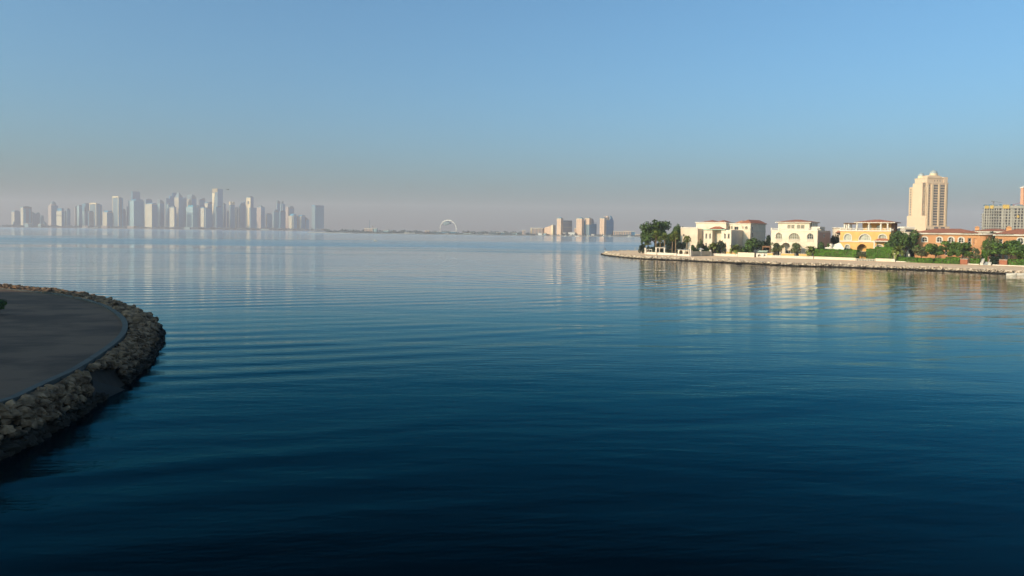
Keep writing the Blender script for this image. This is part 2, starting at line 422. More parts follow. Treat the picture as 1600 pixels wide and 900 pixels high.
def bake(name, lst, meshes, m):
    mb = MB()
    for r in lst:
        me = meshes[r[4]]; M = Matrix.LocRotScale(Vector(r[:3]), Euler((r[6], r[7], r[5])), Vector((r[3]*1.25, r[3], r[3])))
        mb.add([M @ v.co for v in me.vertices], [tuple(p.vertices) for p in me.polygons])
    return tag(mb.build(name, m), kind='stuff')
RS = [rock_mesh(40+i, 2) for i in range(6)]
bake('riprap', [(*r[:4], r[4] % 6, *r[5:]) for r in rocks[300:] if r[0] > -200], RS, ROCK)
# drain channel through the armour
mb = MB(); a, b = NA; dd = (b-a).normalized(); nn = Vector((-dd.y, dd.x, 0)).normalized()
a2, b2 = a-dd*1.0, b+dd*1.2
for sgn in (-1, 1):
    pa, pb = a2+nn*.5*sgn, b2+nn*.5*sgn
    q = [pa-nn*.12, pb-nn*.12, pb+nn*.12, pa+nn*.12]
    mb.hexa([Vector((v.x, v.y, -.8)) for v in q], [Vector((v.x, v.y, v.z-.55)) for v in q])
q = [a2-nn*.38, b2-nn*.38, b2+nn*.38, a2+nn*.38]
mb.hexa([Vector((v.x, v.y, -.9)) for v in q], [Vector((v.x, v.y, v.z-.95)) for v in q])
tag(mb.build('drain_chute', mat('wet_concrete', (.018, .018, .017), .6, .2, 2)), 'dark concrete drain chute running through the gap in the boulders to the water', 'drain')

# --- right peninsula
pw = [(938,397),(947.5,399.6),(972,402.6),(1005,405.2),(1038.5,406.4),(1087.5,409),(1136.5,411),(1180,413),(1210,415),(1255,416.5),(1330,418.6),(1390,421),(1468.7,423.7),(1547,427.3),(1600,430)]
PW = [gnd(x, y, 0) for x, y in pw]
PW = [Vector((130, 560, 0)), Vector((78, 430, 0)), Vector((50, 385, 0))]+PW+[Vector((168, 178, 0)), Vector((205, 130, 0)), Vector((300, 60, 0))]
PWS = uniform(smooth(PW, 2), 420)
pn = []
for i, p in enumerate(PWS):
    d = (PWS[min(i+1, 419)]-PWS[max(i-1, 0)]).normalized(); pn.append(Vector((-d.y, d.x, 0)))   # towards land (left of direction)
PT = [Vector((p.x+nv.x*1.9, p.y+nv.y*1.9, GZ)) for p, nv in zip(PWS, pn)]
mb = MB(); loop = [(p.x, p.y) for p in PT]+[(1500, 60), (1500, 1600), (500, 1600)]
tri = tessellate_polygon([[Vector((x, y, 0)) for x, y in loop]])
for t in tri:
    a, b, c = [Vector((*loop[i], 0)) for i in t]
    if (b-a).cross(c-a).z < 0: t = t[::-1]
    mb.add([(loop[i][0], loop[i][1], GZ) for i in t], [(0,1,2)])
tag(mb.build('promenade', SAND_R), kind='structure')
ribbon('seawall_slope', PT, [Vector((p.x, p.y, -.1)) for p in PWS], BEDM, skirt=-2)
rr = []; cumd = 0
for i in range(0, 419):
    a, b = PWS[i], PWS[i+1]; L_ = (b-a).length
    if a.x > 185 or (a.y > 400): continue
    nst = max(1, int(L_/.75))
    for k in range(nst):
        p = a.lerp(b, k/nst)
        for u, z in ((-.1, .05), (.4, .38), (.9, .78), (1.35, 1.0)):
            q = p+pn[i]*(u*1.5+RR.uniform(-.25, .25))
            sz = RR.choice((.8, 1.0, 1.25))*RR.uniform(.75, 1.15)
            if u > 1.3 and RR.random() < .25: continue
            rr.append((q.x, q.y, z+RR.uniform(-.1, .1), sz, RR.randrange(6), RR.uniform(0, 6.28), RR.uniform(-.5, .5), RR.uniform(-.5, .5)))
RS1 = [rock_mesh(60+i, 1) for i in range(6)]
bake('shore_rocks', rr, RS1, ROCKS)
# garden ground behind the wall
gp = [(1007,397),(1079,400.5),(1114,399.8),(1152,401),(1210,403),(1270,404.5),(1333,407),(1397,409),(1469,412),(1533,414),(1600,416.5)]
WALLP = [gnd(x, y, GZ) for x, y in gp]
def wallpt(px):
    for (x0, y0), (x1, y1) in zip(gp, gp[1:]):
        if px <= x1 or (x1, y1) == gp[-1]:
            t = (px-x0)/(x1-x0); return gnd(px, y0+(y1-y0)*t, GZ)
def back(px, off, z=None):
    p = wallpt(px); Y = p.y+off; q = at(px, 400, Y)
    return Vector((q.x, Y, GZ if z is None else z))
mb = MB(); wpl = WALLP+[Vector((205, 200, GZ))]
loop = [(p.x+.25, p.y+.3) for p in wpl]+[(420, 330), (300, 600), (120, 520), (76, 400)]
tri = tessellate_polygon([[Vector((x, y, 0)) for x, y in loop]])
for t in tri:
    a, b, c = [Vector((*loop[i], 0)) for i in t]
    if (b-a).cross(c-a).z < 0: t = t[::-1]
    mb.add([(loop[i][0], loop[i][1], GZ+.006) for i in t], [(0,1,2)])
tag(mb.build('garden_ground', GARD), kind='structure')

# --- far shores
mb = MB()
sh = [(-6900,3990),(-2790,3990),(-2350,3985),(-1500,3960),(-960,3985),(-850,3700),(-560,2100),(-420,2010),(-120,1970),(60,1960),(330,1900),(420,1900),(900,2600),(6900,2600)]
mb.prism([(-6900, 6850)]+sh+[(6900, 6850)], -1, 2.2)
tag(mb.build('far_shore', DIRT), kind='structure')

# ================================================================== vegetation
def leaf_mat(name, c, c2):
    m = mat(name, c, .65, .2, .35, c2=c2, isl=.65, spec=.25); return m
LEAF = leaf_mat('broad_leaves', (.065, .105, .022), (.022, .042, .010))
LEAF2 = leaf_mat('bright_leaves', (.085, .140, .022), (.030, .060, .012))
LEAF3 = leaf_mat('olive_leaves', (.115, .125, .050), (.055, .070, .028))
LEAFP = leaf_mat('palm_leaves', (.170, .190, .040), (.080, .105, .025))
LEAFD = leaf_mat('dark_leaves', (.024, .042, .020), (.012, .022, .010))
HEDGEM = leaf_mat('hedge_leaves', (.085, .190, .014), (.045, .105, .010))
BARK = mat('bark', (.16, .11, .07), .95, .3, 3, .8, 6)
PBARK = mat('palm_bark', (.24, .16, .09), .95, .3, 3, .8, 6)
def leaves(mb, centres, n, size, rnd, flat=.0):
    vs = []; fs = []
    tot = sum(r[0]*r[1]*r[2] for _, r in centres)**1.0
    for c, r in centres:
        k = max(4, int(n*(r[0]*r[1]*r[2])**.67/sum((q[0]*q[1]*q[2])**.67 for _, q in centres)))
        for _ in range(k):
            d = Vector((rnd.gauss(0,1), rnd.gauss(0,1), rnd.gauss(0,1))).normalized()
            rad = rnd.uniform(.62, 1.06)
            p = Vector((c[0]+d.x*r[0]*rad, c[1]+d.y*r[1]*rad, c[2]+d.z*r[2]*rad))
            nrm_ = (d+Vector((rnd.gauss(0,.5), rnd.gauss(0,.5), rnd.gauss(0,.5)))).normalized()
            a = nrm_.orthogonal().normalized(); a = (Matrix.Rotation(rnd.uniform(0, 6.28), 3, nrm_) @ a); b = nrm_.cross(a)
            s_ = size*rnd.uniform(.6, 1.3); e = len(vs)
            vs += [p-a*s_, p-b*s_*.55, p+a*s_, p+b*s_*.55]; fs.append((e, e+1, e+2, e+3))
    mb.add(vs, fs); return mb
def tree_protos(seed, m, n=2200, kind='round', leaf=.06):
    rnd = random.Random(seed); cs = []
    if kind == 'round':
        for k in range(24):
            a = rnd.uniform(0, 6.28); rr_ = rnd.uniform(.2, .80)*.5; h = rnd.uniform(.34, .90)
            s_ = rnd.uniform(.08, .19)*(1.15-abs(h-.6))
            cs.append(((rr_*cos(a), rr_*sin(a), h), (s_, s_, s_*.85)))
        cs.append(((0, 0, .62), (.3, .3, .25)))
    elif kind == 'bush':
        for k in range(16):
            a = rnd.uniform(0, 6.28); rr_ = rnd.uniform(.05, .42); h = rnd.uniform(.2, .75)
            s_ = rnd.uniform(.10, .22); cs.append(((rr_*cos(a), rr_*sin(a), h), (s_, s_, s_)))
    elif kind == 'flat':
        for k in range(22):
            a = rnd.uniform(0, 6.28); rr_ = rnd.uniform(.1, .42); h = rnd.uniform(.40, .86)
            s_ = rnd.uniform(.08, .17); cs.append(((rr_*cos(a), rr_*sin(a), h), (s_*1.2, s_*1.2, s_*.75)))
    crown = leaves(MB(), cs, n, leaf, rnd).mesh('crown', m)
    tb = MB(); hz = .5 if kind != 'bush' else .3
    tb.tube([(0,0,-.01),(.01,.01,hz*.5),(-.01,0,hz)], [.032,.024,.018], 6)
    for k in range(5):
        c = rnd.choice(cs)[0]; tb.tube([(0,0,hz*.6),(c[0]*.5,c[1]*.5,(hz*.6+c[2])/2+.03),(c[0],c[1],c[2])], [.016,.011,.005], 5)
    return crown, tb.mesh('trunk', BARK)
T_ROUND = [tree_protos(i, LEAF, 4200, 'round', .034) for i in range(3)]
T_GREEN = [tree_protos(10+i, LEAF2, 3200, 'flat', .036) for i in range(3)]
T_DARK = [tree_protos(20+i, LEAFD, 2400, 'bush', .05) for i in range(2)]
T_BUSH = [tree_protos(30+i, LEAF, 2000, 'bush', .05) for i in range(3)]
T_OLIVE = [tree_protos(40+i, LEAF3, 1900, 'flat', .036) for i in range(2)]
def palm_proto(seed, kind='fan'):
    rnd = random.Random(seed); mb = MB()
    nf = 44 if kind == 'fan' else 46
    R = .26 if kind == 'fan' else .5; top = (.82 if kind == 'fan' else .42)
    for k in range(nf):
        a = k*2.399+rnd.uniform(-.2, .2); el = rnd.uniform(-.5, 1.25) if kind == 'fan' else rnd.uniform(-.15, 1.35)
        if kind == 'fan':
            d = Vector((cos(a)*cos(el), sin(a)*cos(el), sin(el))); c = Vector((0, 0, top))
            tip = c+d*R*.62; side = d.cross(Vector((0, 0, 1))).normalized(); up = side.cross(d)
            mb.tube([c, tip], .007, 3)
            for q in range(9):
                b = (q-4)/4*1.25; dd2 = (d*cos(b)+side*sin(b)).normalized(); e = tip+dd2*R*.5+Vector((0, 0, -.05*rnd.random()))
                wv = up.cross(dd2).normalized()*.030
                mb.add([tip, tip+dd2*R*.25-wv, e, tip+dd2*R*.25+wv], [(0,1,2,3)])
        else:
            c = Vector((0, 0, top)); hd = Vector((cos(a), sin(a), 0)); side = Vector((-sin(a), cos(a), 0))
            L_ = R*rnd.uniform(.8, 1.1); prev = c; n = 9; pts = [c]
            for q in range(1, n+1):
                t = q/n; e2 = el-1.5*t*t; prev = prev+(hd*cos(e2)+Vector((0, 0, sin(e2))))*L_/n; pts.append(prev)
            mb.tube(pts[:6], .005, 3)
            for q in range(1, n+1):
                p = pts[q]; ax = (pts[q]-pts[q-1]).normalized()
                ll = .15*(1-.6*abs(q/n-.45))
                for sg in (-1, 1):
                    for z2 in (0, .33, .66):
                        pp = p-ax*z2*L_/n; dd2 = (side*sg+ax*.6+Vector((0, 0, -.35+.5*rnd.random()))).normalized()
                        e = pp+dd2*ll; wv = ax*.022
                        mb.add([pp-wv, e, pp+wv], [(0,1,2)])
    crown = mb.mesh('crown', LEAFP)
    tb = MB(); 
    if kind == 'fan': tb.tube([(0,0,-.01),(.004,0,.3),(0,.003,.6),(0,0,top)], [.060,.045,.040,.045], 8)
    else:
        tb.tube([(0,0,-.02),(0,0,.12),(0,0,.3),(0,0,top)], [.055,.045,.042,.06], 8)
    return crown, tb.mesh('trunk', PBARK)
T_FAN = [palm_proto(i, 'fan') for i in range(3)]
T_DATE = [palm_proto(50+i, 'date') for i in range(2)]
VN = [0]
def plant(name, protos, px, pytop, off, width_px, label, cat, group=None, z=GZ, Y=None, leanfix=None):
    VN[0] += 1
    if Y is None: b = back(px, off, z)
    else: q = at(px, 400, Y); b = Vector((q.x, Y, z))
    H = at(px, pytop, b.y).z-z; Wd = width_px*b.y/F
    root = empty(name, b, VN[0]*1.7, label, cat, group)
    cr, tr = protos[VN[0] % len(protos)]
    # crown proto spans about 0.95 tall, 1 wide
    wscale = Wd*(1.75 if name == 'fan_palm' else 1.35 if name == 'garden_tree' else 1.15)
    inst('crown', cr, root, (0, 0, 0), (wscale, wscale, H/.97))
    inst('trunk', tr, root, (0, 0, 0), (min(wscale, H)*1.0, min(wscale, H)*1.0, H/.97))
    return root
# ================================================================== villas
PSI = radians(39)
WHITE = mat('cream_render', (.74, .60, .455), .85, .06, .35, .15, 6, c2=(.64, .51, .38))
CREAM2 = mat('sand_render', (.70, .58, .42), .85, .06, .35, .15, 6)
PINK_SHADE = mat('pink_side_shade', (.56, .38, .30), .85, .06, .35, .15, 6)  # pink stands in for shade on the cream villa's right side
YELL = mat('yellow_render', (.72, .41, .14), .85, .08, .3, .15, 6, c2=(.62, .34, .11))
ORAN = mat('orange_render', (.58, .29, .13), .85, .12, .12, .15, 6, c2=(.46, .215, .10))
TRIM = mat('white_trim', (.66, .58, .48), .7, .05, .6)
BRICK = mat('red_brick', (.36, .13, .07), .85, .15, 1.5)
SCREEN = mat('woven_screen', (.50, .42, .31), .85, .1, .8)
def tile_mat(name, c, c2):
    m = mat(name, c, .8, .2, 1.6, .8, 3, c2=c2, stretch=(1, 1, 1)); nt = m.node_tree; N = nt.nodes; L = nt.links
    tc = [n for n in N if n.type == 'TEX_COORD'][0]; wv = N.new('ShaderNodeTexWave'); wv.inputs['Scale'].default_value = 1.1; wv.wave_type = 'BANDS'; wv.bands_direction = 'DIAGONAL'
    wv.inputs['Distortion'].default_value = 1.5
    L.new(tc.outputs['Object'], wv.inputs['Vector']); bp = [n for n in N if n.type == 'BUMP'][0]; L.new(wv.outputs[0], bp.inputs['Height']); bp.inputs['Distance'].default_value = .08
    return m
TILE = tile_mat('clay_roof_tiles', (.44, .165, .085), (.30, .105, .06))
TILEL = tile_mat('pale_clay_tiles', (.58, .27, .15), (.46, .20, .11))
def glass_mat(name, c, rough=.12, spec=.6):
    return mat(name, c, rough, .25, .4, spec=spec)
GLASS = glass_mat('dark_window_glass', (.030, .035, .040))
GLASSW = glass_mat('curtained_glass', (.46, .44, .33), .3)
GLASST = glass_mat('tan_glass', (.22, .18, .11), .25)
DARKM = mat('dark_metal', (.05, .05, .05), .5, .1, 2)
WOOD = mat('brown_timber', (.25, .12, .06), .8, .2, 2)

class Villa:
    def __init__(s, name, px, py, off, label, cat='villa', psi=PSI, z=GZ, Y=None):
        if Y is None: b = back(px, off, z)
        else: q = at(px, 400, Y); b = Vector((q.x, Y, z))
        s.b = b; s.psi = psi; s.c = cos(psi); s.s = sin(psi)
        s.root = empty(name, b, -psi, label, cat)
    def x(s, px, y=0):          # local x of pixel column px on the local plane y
        t = tof(px, 370); bx = s.b.x+y*s.s; by = s.b.y+y*s.c
        return (t*by-bx)/(s.c+t*s.s)
    def yd(s, px, x):           # local depth of pixel column on the side plane x
        t = tof(px, 370); bx = s.b.x+x*s.c; by = s.b.y-x*s.s
        return (t*by-bx)/(s.s-t*s.c)
    def z(s, py, px, y=0):
        x = s.x(px, y); Y = s.b.y-x*s.s+y*s.c
        return at(px, py, Y).z-s.b.z
    def block(s, px0, px1, pytop, y=0, d=None, pside=None, m=WHITE, z0=-.2, name='wall', mb=None):
        x0, x1 = s.x(px0, y), s.x(px1, y); zt = s.z(pytop, (px0+px1)/2, y)
        if pside: d = s.yd(pside, x1)-y
        if mb is None:
            o = MB(); o.box(x0, x1, y, y+d, z0, zt); o.build(name, m, s.root)
        else: mb.box(x0, x1, y, y+d, z0, zt)
        return x0, x1, y, y+d, zt
def arch(xc, w, z0, z1, rise=None, n=10):
    if rise is None: rise = w/2
    p = [(xc-w/2, z0), (xc+w/2, z0)]
    for i in range(n+1):
        a = pi*i/n; p.append((xc+w/2*cos(a), z1-rise+rise*sin(a)))
    return p
def rectl(x0, x1, z0, z1): return [(x0,z0),(x1,z0),(x1,z1),(x0,z1)]
def window(root, loop, y, fm=TRIM, pm=GLASS, nv=1, nh=1, k=.12, name='window', sill=False, lab=None):
    """frame ring with bars (the window) and its pane; y = plane of the pane"""
    x0, x1 = min(p[0] for p in loop), max(p[0] for p in loop); z0, z1 = min(p[1] for p in loop), max(p[1] for p in loop)
    mb = MB(); mb.ring(loop, k, y-.10, y-.02)
    def ztop(x):
        best = z1
        for a, b in zip(loop, loop[1:]+loop[:1]):
            if abs(a[0]-b[0]) > 1e-6 and min(a[0], b[0]) <= x <= max(a[0], b[0]):
                zz = a[1]+(b[1]-a[1])*(x-a[0])/(b[0]-a[0])
                if zz > z0+.05: best = zz
        return best
    for i in range(1, nv+1):
        x = x0+(x1-x0)*i/(nv+1); mb.box(x-k*.3, x+k*.3, y-.09, y-.02, z0, ztop(x)-.02)
    for i in range(1, nh+1):
        z = z0+(z1-z0)*i/(nh+1); mb.box(x0+.02, x1-.02, y-.085, y-.02, z-k*.25, z+k*.25)
    o = mb.build(name, fm, root)
    if lab: o['label'] = lab
    pb = MB(); pb.profile(loop, y-.012, y+.03); pb.build('pane', pm, o)
    return o
def railing(mb, x0, x1, y, z0, z1, step=.55, th=.12):   # balusters between rails along x
    mb.box(x0, x1, y-.1, y+.1, z1-.14, z1); mb.box(x0, x1, y-.1, y+.1, z0, z0+.12)
    n = max(1, int((x1-x0)/step))
    for i in range(n): x = x0+(i+.5)*(x1-x0)/n; mb.box(x-th/2, x+th/2, y-th/2, y+th/2, z0+.12, z1-.14)
def railing_y(mb, y0, y1, x, z0, z1, step=.55, th=.12):
    mb.box(x-.1, x+.1, y0, y1, z1-.14, z1); mb.box(x-.1, x+.1, y0, y1, z0, z0+.12)
    n = max(1, int((y1-y0)/step))
    for i in range(n): y = y0+(i+.5)*(y1-y0)/n; mb.box(x-th/2, x+th/2, y-th/2, y+th/2, z0+.12, z1-.14)

# ---------------- villa 1: white complex -----------------------------------
v = Villa('villa', 1063.5, 400, 24, 'large cream villa with stepped flat blocks and low red hip roofs behind the palms')
R = v.root
a = v.block(1063.5, 1090, 357.3, 0, 18)
mb = MB(); mb.box(a[0]-.15, a[1], -.2, 0, a[4], a[4]+.25)
for i in range(9): x = a[0]+(a[1]-a[0])*i/9; mb.box(x, x+.8, -.1, .3, a[4]+.25, a[4]+.7)
mb.build('parapet', TRIM, R)
window(R, rectl(v.x(1067.6), v.x(1069.4), v.z(369, 1068), v.z(366, 1068)), -.06, GLASS, GLASS, 0, 0)
b = v.block(1087.3, 1134, 348.3, 5, 16)
mb = MB(); mb.box(b[0]-.4, b[1]+.2, 4.6, 21.2, b[4], b[4]+.35); mb.build('cornice', TRIM, R)
mb = MB(); mb.hip(v.x(1094, 7), v.x(1119, 7), 6, 17, b[4]+.35, v.z(343.8, 1106, 9), rx=5.2); mb.build('roof', TILE, R)
mb = MB(); mb.hip(v.x(1118, 10), v.x(1135, 10), 9, 17, b[4]+.3, b[4]+1.3); mb.build('roof', TILE, R)
zc = v.z(359.3, 1105, -5)
def holed(px0, px1, pyt, y, hs, m=WHITE, bm=None, d=9, z0=-.2, th=.35, name='wall'):
    x0, x1 = v.x(px0, y), v.x(px1, y); zt = v.z(pyt, (px0+px1)/2, y)
    mb = MB(); mb.panel(rectl(x0, x1, z0, zt), hs, y, th); mb.box(x0, x1, y+th+.002, y+d, z0, zt); mb.build(name, m, R)
    return x0, x1, zt
y = -5
hs = [rectl(v.x(p0, y), v.x(p1, y), v.z(373, p0, y), v.z(365, p0, y)) for p0, p1 in ((1102.2, 1104.8), (1108.2, 1110.8))]
hs.append(rectl(v.x(1102.4, y), v.x(1104.6, y), .6, v.z(379.5, 1103, y)))
holed(1099.3, 1113, 359.3, y, hs)
for h in hs: window(R, h, y+.3, TRIM, GLASS, 1, 1, .08)
v.block(1112.6, 1127.6, 358.5, -2.2, 8, m=CREAM2)
hs = [rectl(v.x(p0, y), v.x(p1, y), v.z(373, p0, y), v.z(365, p0, y)) for p0, p1 in ((1131.3, 1134), (1137, 1140))]
c = holed(1127, 1142.5, 359.3, y, hs)
for h in hs: window(R, h, y+.3, TRIM, GLASS, 1, 1, .08)
# lower tan flank to the right of it
dd = v.yd(1165, c[1])
mb = MB(); mb.box(c[1]-2, c[1], -5+9.002, dd, -.2, c[2]); mb.build('wall', WHITE, R)
GREENM = mat('green_eave', (.30, .50, .36), .6, .05, 1)
mb = MB(); mb.box(v.x(1102, -3), v.x(1136.5, -3), -5.6, -1, zc+.05, zc+.32); mb.build('eave', GREENM, R)
mb = MB(); mb.hip(v.x(1108.5, -3.5), v.x(1131, -3.5), -5.3, -.8, zc+.33, v.z(353.8, 1120, -3), rx=2.2); mb.build('roof', TILE, R)
# upper block right
yU = 7
x0, x1 = v.x(1134, yU), v.x(1172.3, yU); zt = v.z(349.8, 1160, yU)
def rw(p0, p1, q0, q1, ar=False):
    X0, X1, Z0, Z1 = v.x(p0, yU), v.x(p1, yU), v.z(q1, p0, yU), v.z(q0, p0, yU)
    return arch((X0+X1)/2, X1-X0, Z0, Z1) if ar else rectl(X0, X1, Z0, Z1)
hs = [rw(1138, 1140.6, 353, 358.5, True), rw(1142, 1144.6, 353, 358.5, True), rw(1147.2, 1153.4, 354, 359.3), rw(1159.8, 1161.4, 353.5, 358), rw(1164, 1168.2, 353.2, 358.8, True)]
mb = MB(); mb.panel(rectl(x0, x1, -.2, zt), hs, yU, .35)
yb = v.yd(1196, x1); mb.box(x0, x1, yU+.352, yb, -.2, zt); mb.build('wall', WHITE, R)
for i, h in enumerate(hs): window(R, h, yU+.3, TRIM, GLASS if i == 2 else GLASST, 1 if i in (2, 4) else 0, 0, .1)
mb = MB(); zb = v.z(361, 1172, yU); mb.box(x1, x1+.12, yU, yb, zb-.1, zb+.15)
mb.box(x0, x1+.35, yU-.35, yb+.35, zt, zt+.3); mb.build('cornice', TRIM, R)
def side_slit(xw, ya, yb_, z0, z1):
    f = MB(); f.box(xw, xw+.08, ya-.08, yb_+.08, z0-.1, z0); f.box(xw, xw+.08, ya-.08, yb_+.08, z1, z1+.1)
    f.box(xw, xw+.08, ya-.1, ya, z0, z1); f.box(xw, xw+.08, yb_, yb_+.1, z0, z1); o = f.build('window', TRIM, R)
    p = MB(); p.box(xw-.02, xw+.04, ya, yb_, z0, z1); p.build('pane', GLASS, o)
for q0, q1 in ((354.3, 360), (363.5, 370.2)):
    side_slit(x1, v.yd(1174.4, x1), v.yd(1176, x1), v.z(q1, 1172, yU), v.z(q0, 1172, yU))
side_slit(c[1], v.yd(1161, c[1]) , v.yd(1164, c[1]), v.z(372, 1150, 0), v.z(364, 1150, 0))
mb = MB(); mb.hip(v.x(1146, yU), v.x(1163, yU), yU+.2, yU+12, zt+.3, v.z(344.6, 1157, yU+6)); mb.build('roof', TILEL, R)
mb = MB(); mb.hip(v.x(1156.5, yU), x1+.5, yU-.5, yb+.5, zt+.31, v.z(343.6, 1172, yU+8)); mb.build('roof', TILE, R)
# ---------------- villa 2: cream three-storey villa ------------------------
v = Villa('villa', 1204, 400, 7, 'cream three storey villa with three ground floor arches and a red hip roof')
R = v.root; W = v.x(1277.3); D = v.yd(1297.3, W)
ZP = v.z(356.8, 1240); ZF = v.z(359.8, 1240)
hs = []; ws = []
def A(p0, p1, q0, q1, rise=None, y=0):
    X0, X1 = v.x(p0, y), v.x(p1, y); return arch((X0+X1)/2, X1-X0, v.z(q1, (p0+p1)/2, y), v.z(q0, (p0+p1)/2, y), rise)
f1 = [A(1212, 1222, 363.5, 373.3), A(1232.5, 1249.5, 364, 373.8, 2.0), A(1261, 1271, 364.5, 373.8)]
gr = []
for p0, p1, rise in ((1209, 1218.5, None), (1221.5, 1235, 1.6), (1237.5, 1252, 1.6)):
    X0, X1 = v.x(p0), v.x(p1); gr.append(arch((X0+X1)/2, X1-X0, 0, v.z(379.3, 1230), rise))
mb = MB(); mb.panel(rectl(0, W, -.2, ZF), f1+gr, 0, .5)
zmid = v.z(377, 1240)
mb.box(0, W, .502, D, zmid, ZF)                # upper body
mb.box(0, W, 3.5, D, -.2, zmid)                # body behind the loggia
mb.box(0, .5, .502, 3.5, -.2, zmid); mb.box(v.x(1254), W, .502, 3.5, -.2, zmid)
mb.build('wall', WHITE, R)
for i, h in enumerate(f1): window(R, h, .46, TRIM, (GLASST, GLASST, GLASS)[i], 2 if i != 1 else 5, 1, .14)
for h in gr:
    X0, X1 = h[0][0], h[1][0]; window(R, rectl(X0+.5, X1-.5, .1, 3.0), 3.46, TRIM, GLASS, 1, 0, .12, name='door')
for h in f1:
    m2 = MB(); railing(m2, h[0][0]-.1, h[1][0]+.1, -.12, h[0][1]-.9, h[0][1]+.15, .4); m2.build('balustrade', TRIM, R)
mb = MB(); mb.box(-.15, W+.15, -.15, .0, ZF-.25, ZF); 
railing(mb, 0, v.x(1217), .15, ZF, ZP, .5); railing(mb, v.x(1262), W-.02, .15, ZF, ZP, .5); railing_y(mb, .3, D*.45, W-.12, ZF, ZP, .5)
railing(mb, v.x(1217), v.x(1262), .15, ZF, ZF+.7, .5)
for x in (0.1, v.x(1217), v.x(1262), W-.25): mb.box(x-.2, x+.2, -.05, .35, ZF, ZP+.2)
mb.build('balustrade', TRIM, R)
yu = 2.6; ux0, ux1 = v.x(1215.3, yu), v.x(1264.3, yu); ZE = v.z(347.9, 1240, yu)
hs = []
for i, (p0, p1) in enumerate(((1230, 1235), (1236, 1241), (1245, 1250), (1251, 1256.5))):
    hs.append(rectl(v.x(p0, yu), v.x(p1, yu), ZF+.5, v.z(351.3, 1240, yu)))
ud = v.yd(1277, ux1)
mb = MB(); mb.panel(rectl(ux0, ux1, ZF, ZE), hs, yu, .35); mb.box(ux0, ux1-2.2, yu+.352, ud, ZF, ZE)
mb.box(ux1-2.2, ux1, yu+.352, yu+1.4, ZF, ZE)
for k in range(1, 5): yy = yu+1.4+(ud-yu-1.4)*k/4; mb.box(ux1-.45, ux1-.05, yy-.25, yy+.1, ZF, ZE)
mb.build('upper_wall', WHITE, R)
for h in hs: window(R, h, yu+.3, TRIM, GLASST, 2, 0, .1)
mb = MB(); mb.box(ux1-2.19, ux1-2.14, yu+1.45, ud-.1, ZF+.1, ZE-.3); mb.build('glazing', GLASS, R)
mb = MB(); mb.box(ux0-.9, ux1+.8, yu-.9, ud+.9, ZE, ZE+.28); mb.build('eave', TRIM, R)
mb = MB(); mb.hip(ux0-1.0, ux1+.9, yu-1.0, ud+1.0, ZE+.282, v.z(343.2, 1245, yu+5), rx=6.2); mb.build('roof', TILE, R)
# pinkish shade of the side wall, painted as a thin coloured skin
mb = MB(); mb.box(W+.001, W+.12, .6, D, -.2, ZF-.7); mb.build('side_shade_skin', PINK_SHADE, R)
o = MB(); 
ya, yb_ = v.yd(1285.6, W), v.yd(1288.4, W); z0, z1 = v.z(370.8, 1277), v.z(366, 1277)
o.box(W+.12, W+.2, ya, yb_, z0, z1); win = o.build('window', TRIM, R); p = MB(); p.box(W+.2, W+.22, ya+.2, yb_-.2, z0+.15, z1-.15); p.build('pane', GLASST, win)
mb = MB(); mb.box(W-4, W-.3, v.yd(1282, W), v.yd(1290, W), ZF, ZF+1.5); mb.build('roof_hut', TRIM, R)

# ---------------- small white house behind --------------------------------
v = Villa('house', 1300, 400, 34, 'small white house with a red porch roof in the gap left of the yellow villa', 'house', psi=radians(20))
a = v.block(1302.5, 1322, 356.5, 0, 10, m=WHITE); R = v.root
mb = MB(); mb.box(a[0]-.3, a[1]+.3, -.3, 10.3, a[4], a[4]+.35); mb.build('cornice', TRIM, R)
mb = MB(); mb.hip(v.x(1305), v.x(1318), -2, 0, v.z(363.5, 1310), v.z(360.5, 1310)); mb.build('porch_roof', TILE, R)
window(R, rectl(v.x(1304), v.x(1305.6), v.z(369, 1305), v.z(365, 1305)), -.04, TRIM, GLASS, 0, 0, .1)

# ---------------- villa 3: yellow villa ------------------------------------
v = Villa('villa', 1312, 402, 10, 'yellow three storey villa with a white columned roof terrace and arched windows')
R = v.root; W = v.x(1391.6); D = v.yd(1406, W)
ZP = v.z(356.4, 1350); ZF = v.z(360.2, 1350)
f1 = [A(1319, 1330.5, 365.3, 375.8), A(1342.5, 1360.5, 365.8, 376.3, 2.2), A(1372.5, 1385.5, 366, 375.5)]
gr = [A(1320.5, 1328.5, 382.3, 392), A(1339.5, 1355, 381.3, 398, 1.7), A(1368.5, 1381, 382.5, 392)]
mb = MB(); mb.panel(rectl(0, W, -.2, ZF), f1+gr, 0, .5)
zmid = v.z(378.5, 1350)
mb.box(0, W, .502, D, zmid, ZF); mb.box(0, W, 3.0, D, -.2, zmid)
mb.box(0, v.x(1335), .502, 3.0, -.2, zmid); mb.box(v.x(1360), W, .502, 3.0, -.2, zmid)
mb.build('wall', YELL, R)
for i, h in enumerate(f1): window(R, h, .46, TRIM, GLASSW, 2 if i != 1 else 4, 1, .16)
for i, h in enumerate(gr):
    if i == 1: window(R, rectl(h[0][0]+.3, h[1][0]-.2, .1, 3.2), 2.96, TRIM, GLASS, 3, 0, .12, name='door')
    else: window(R, h, .46, TRIM, GLASSW, 1, 1, .14)
mb = MB()
for h in f1+[gr[0], gr[2]]:
    xc = (h[0][0]+h[1][0])/2; sc_ = [(xc+(p[0]-xc)*1.12, p[1]+(.22 if p[1] > h[0][1]+.3 else 0)) for p in h]; mb.ring(sc_, .28, -.10, .02)
mb.build('arch_trim', TRIM, R)
mb = MB(); zb = v.z(377.5, 1350); mb.box(-.2, W+.2, -.25, -.001, zb-.2, zb+.25); mb.build('string_course', TRIM, R)
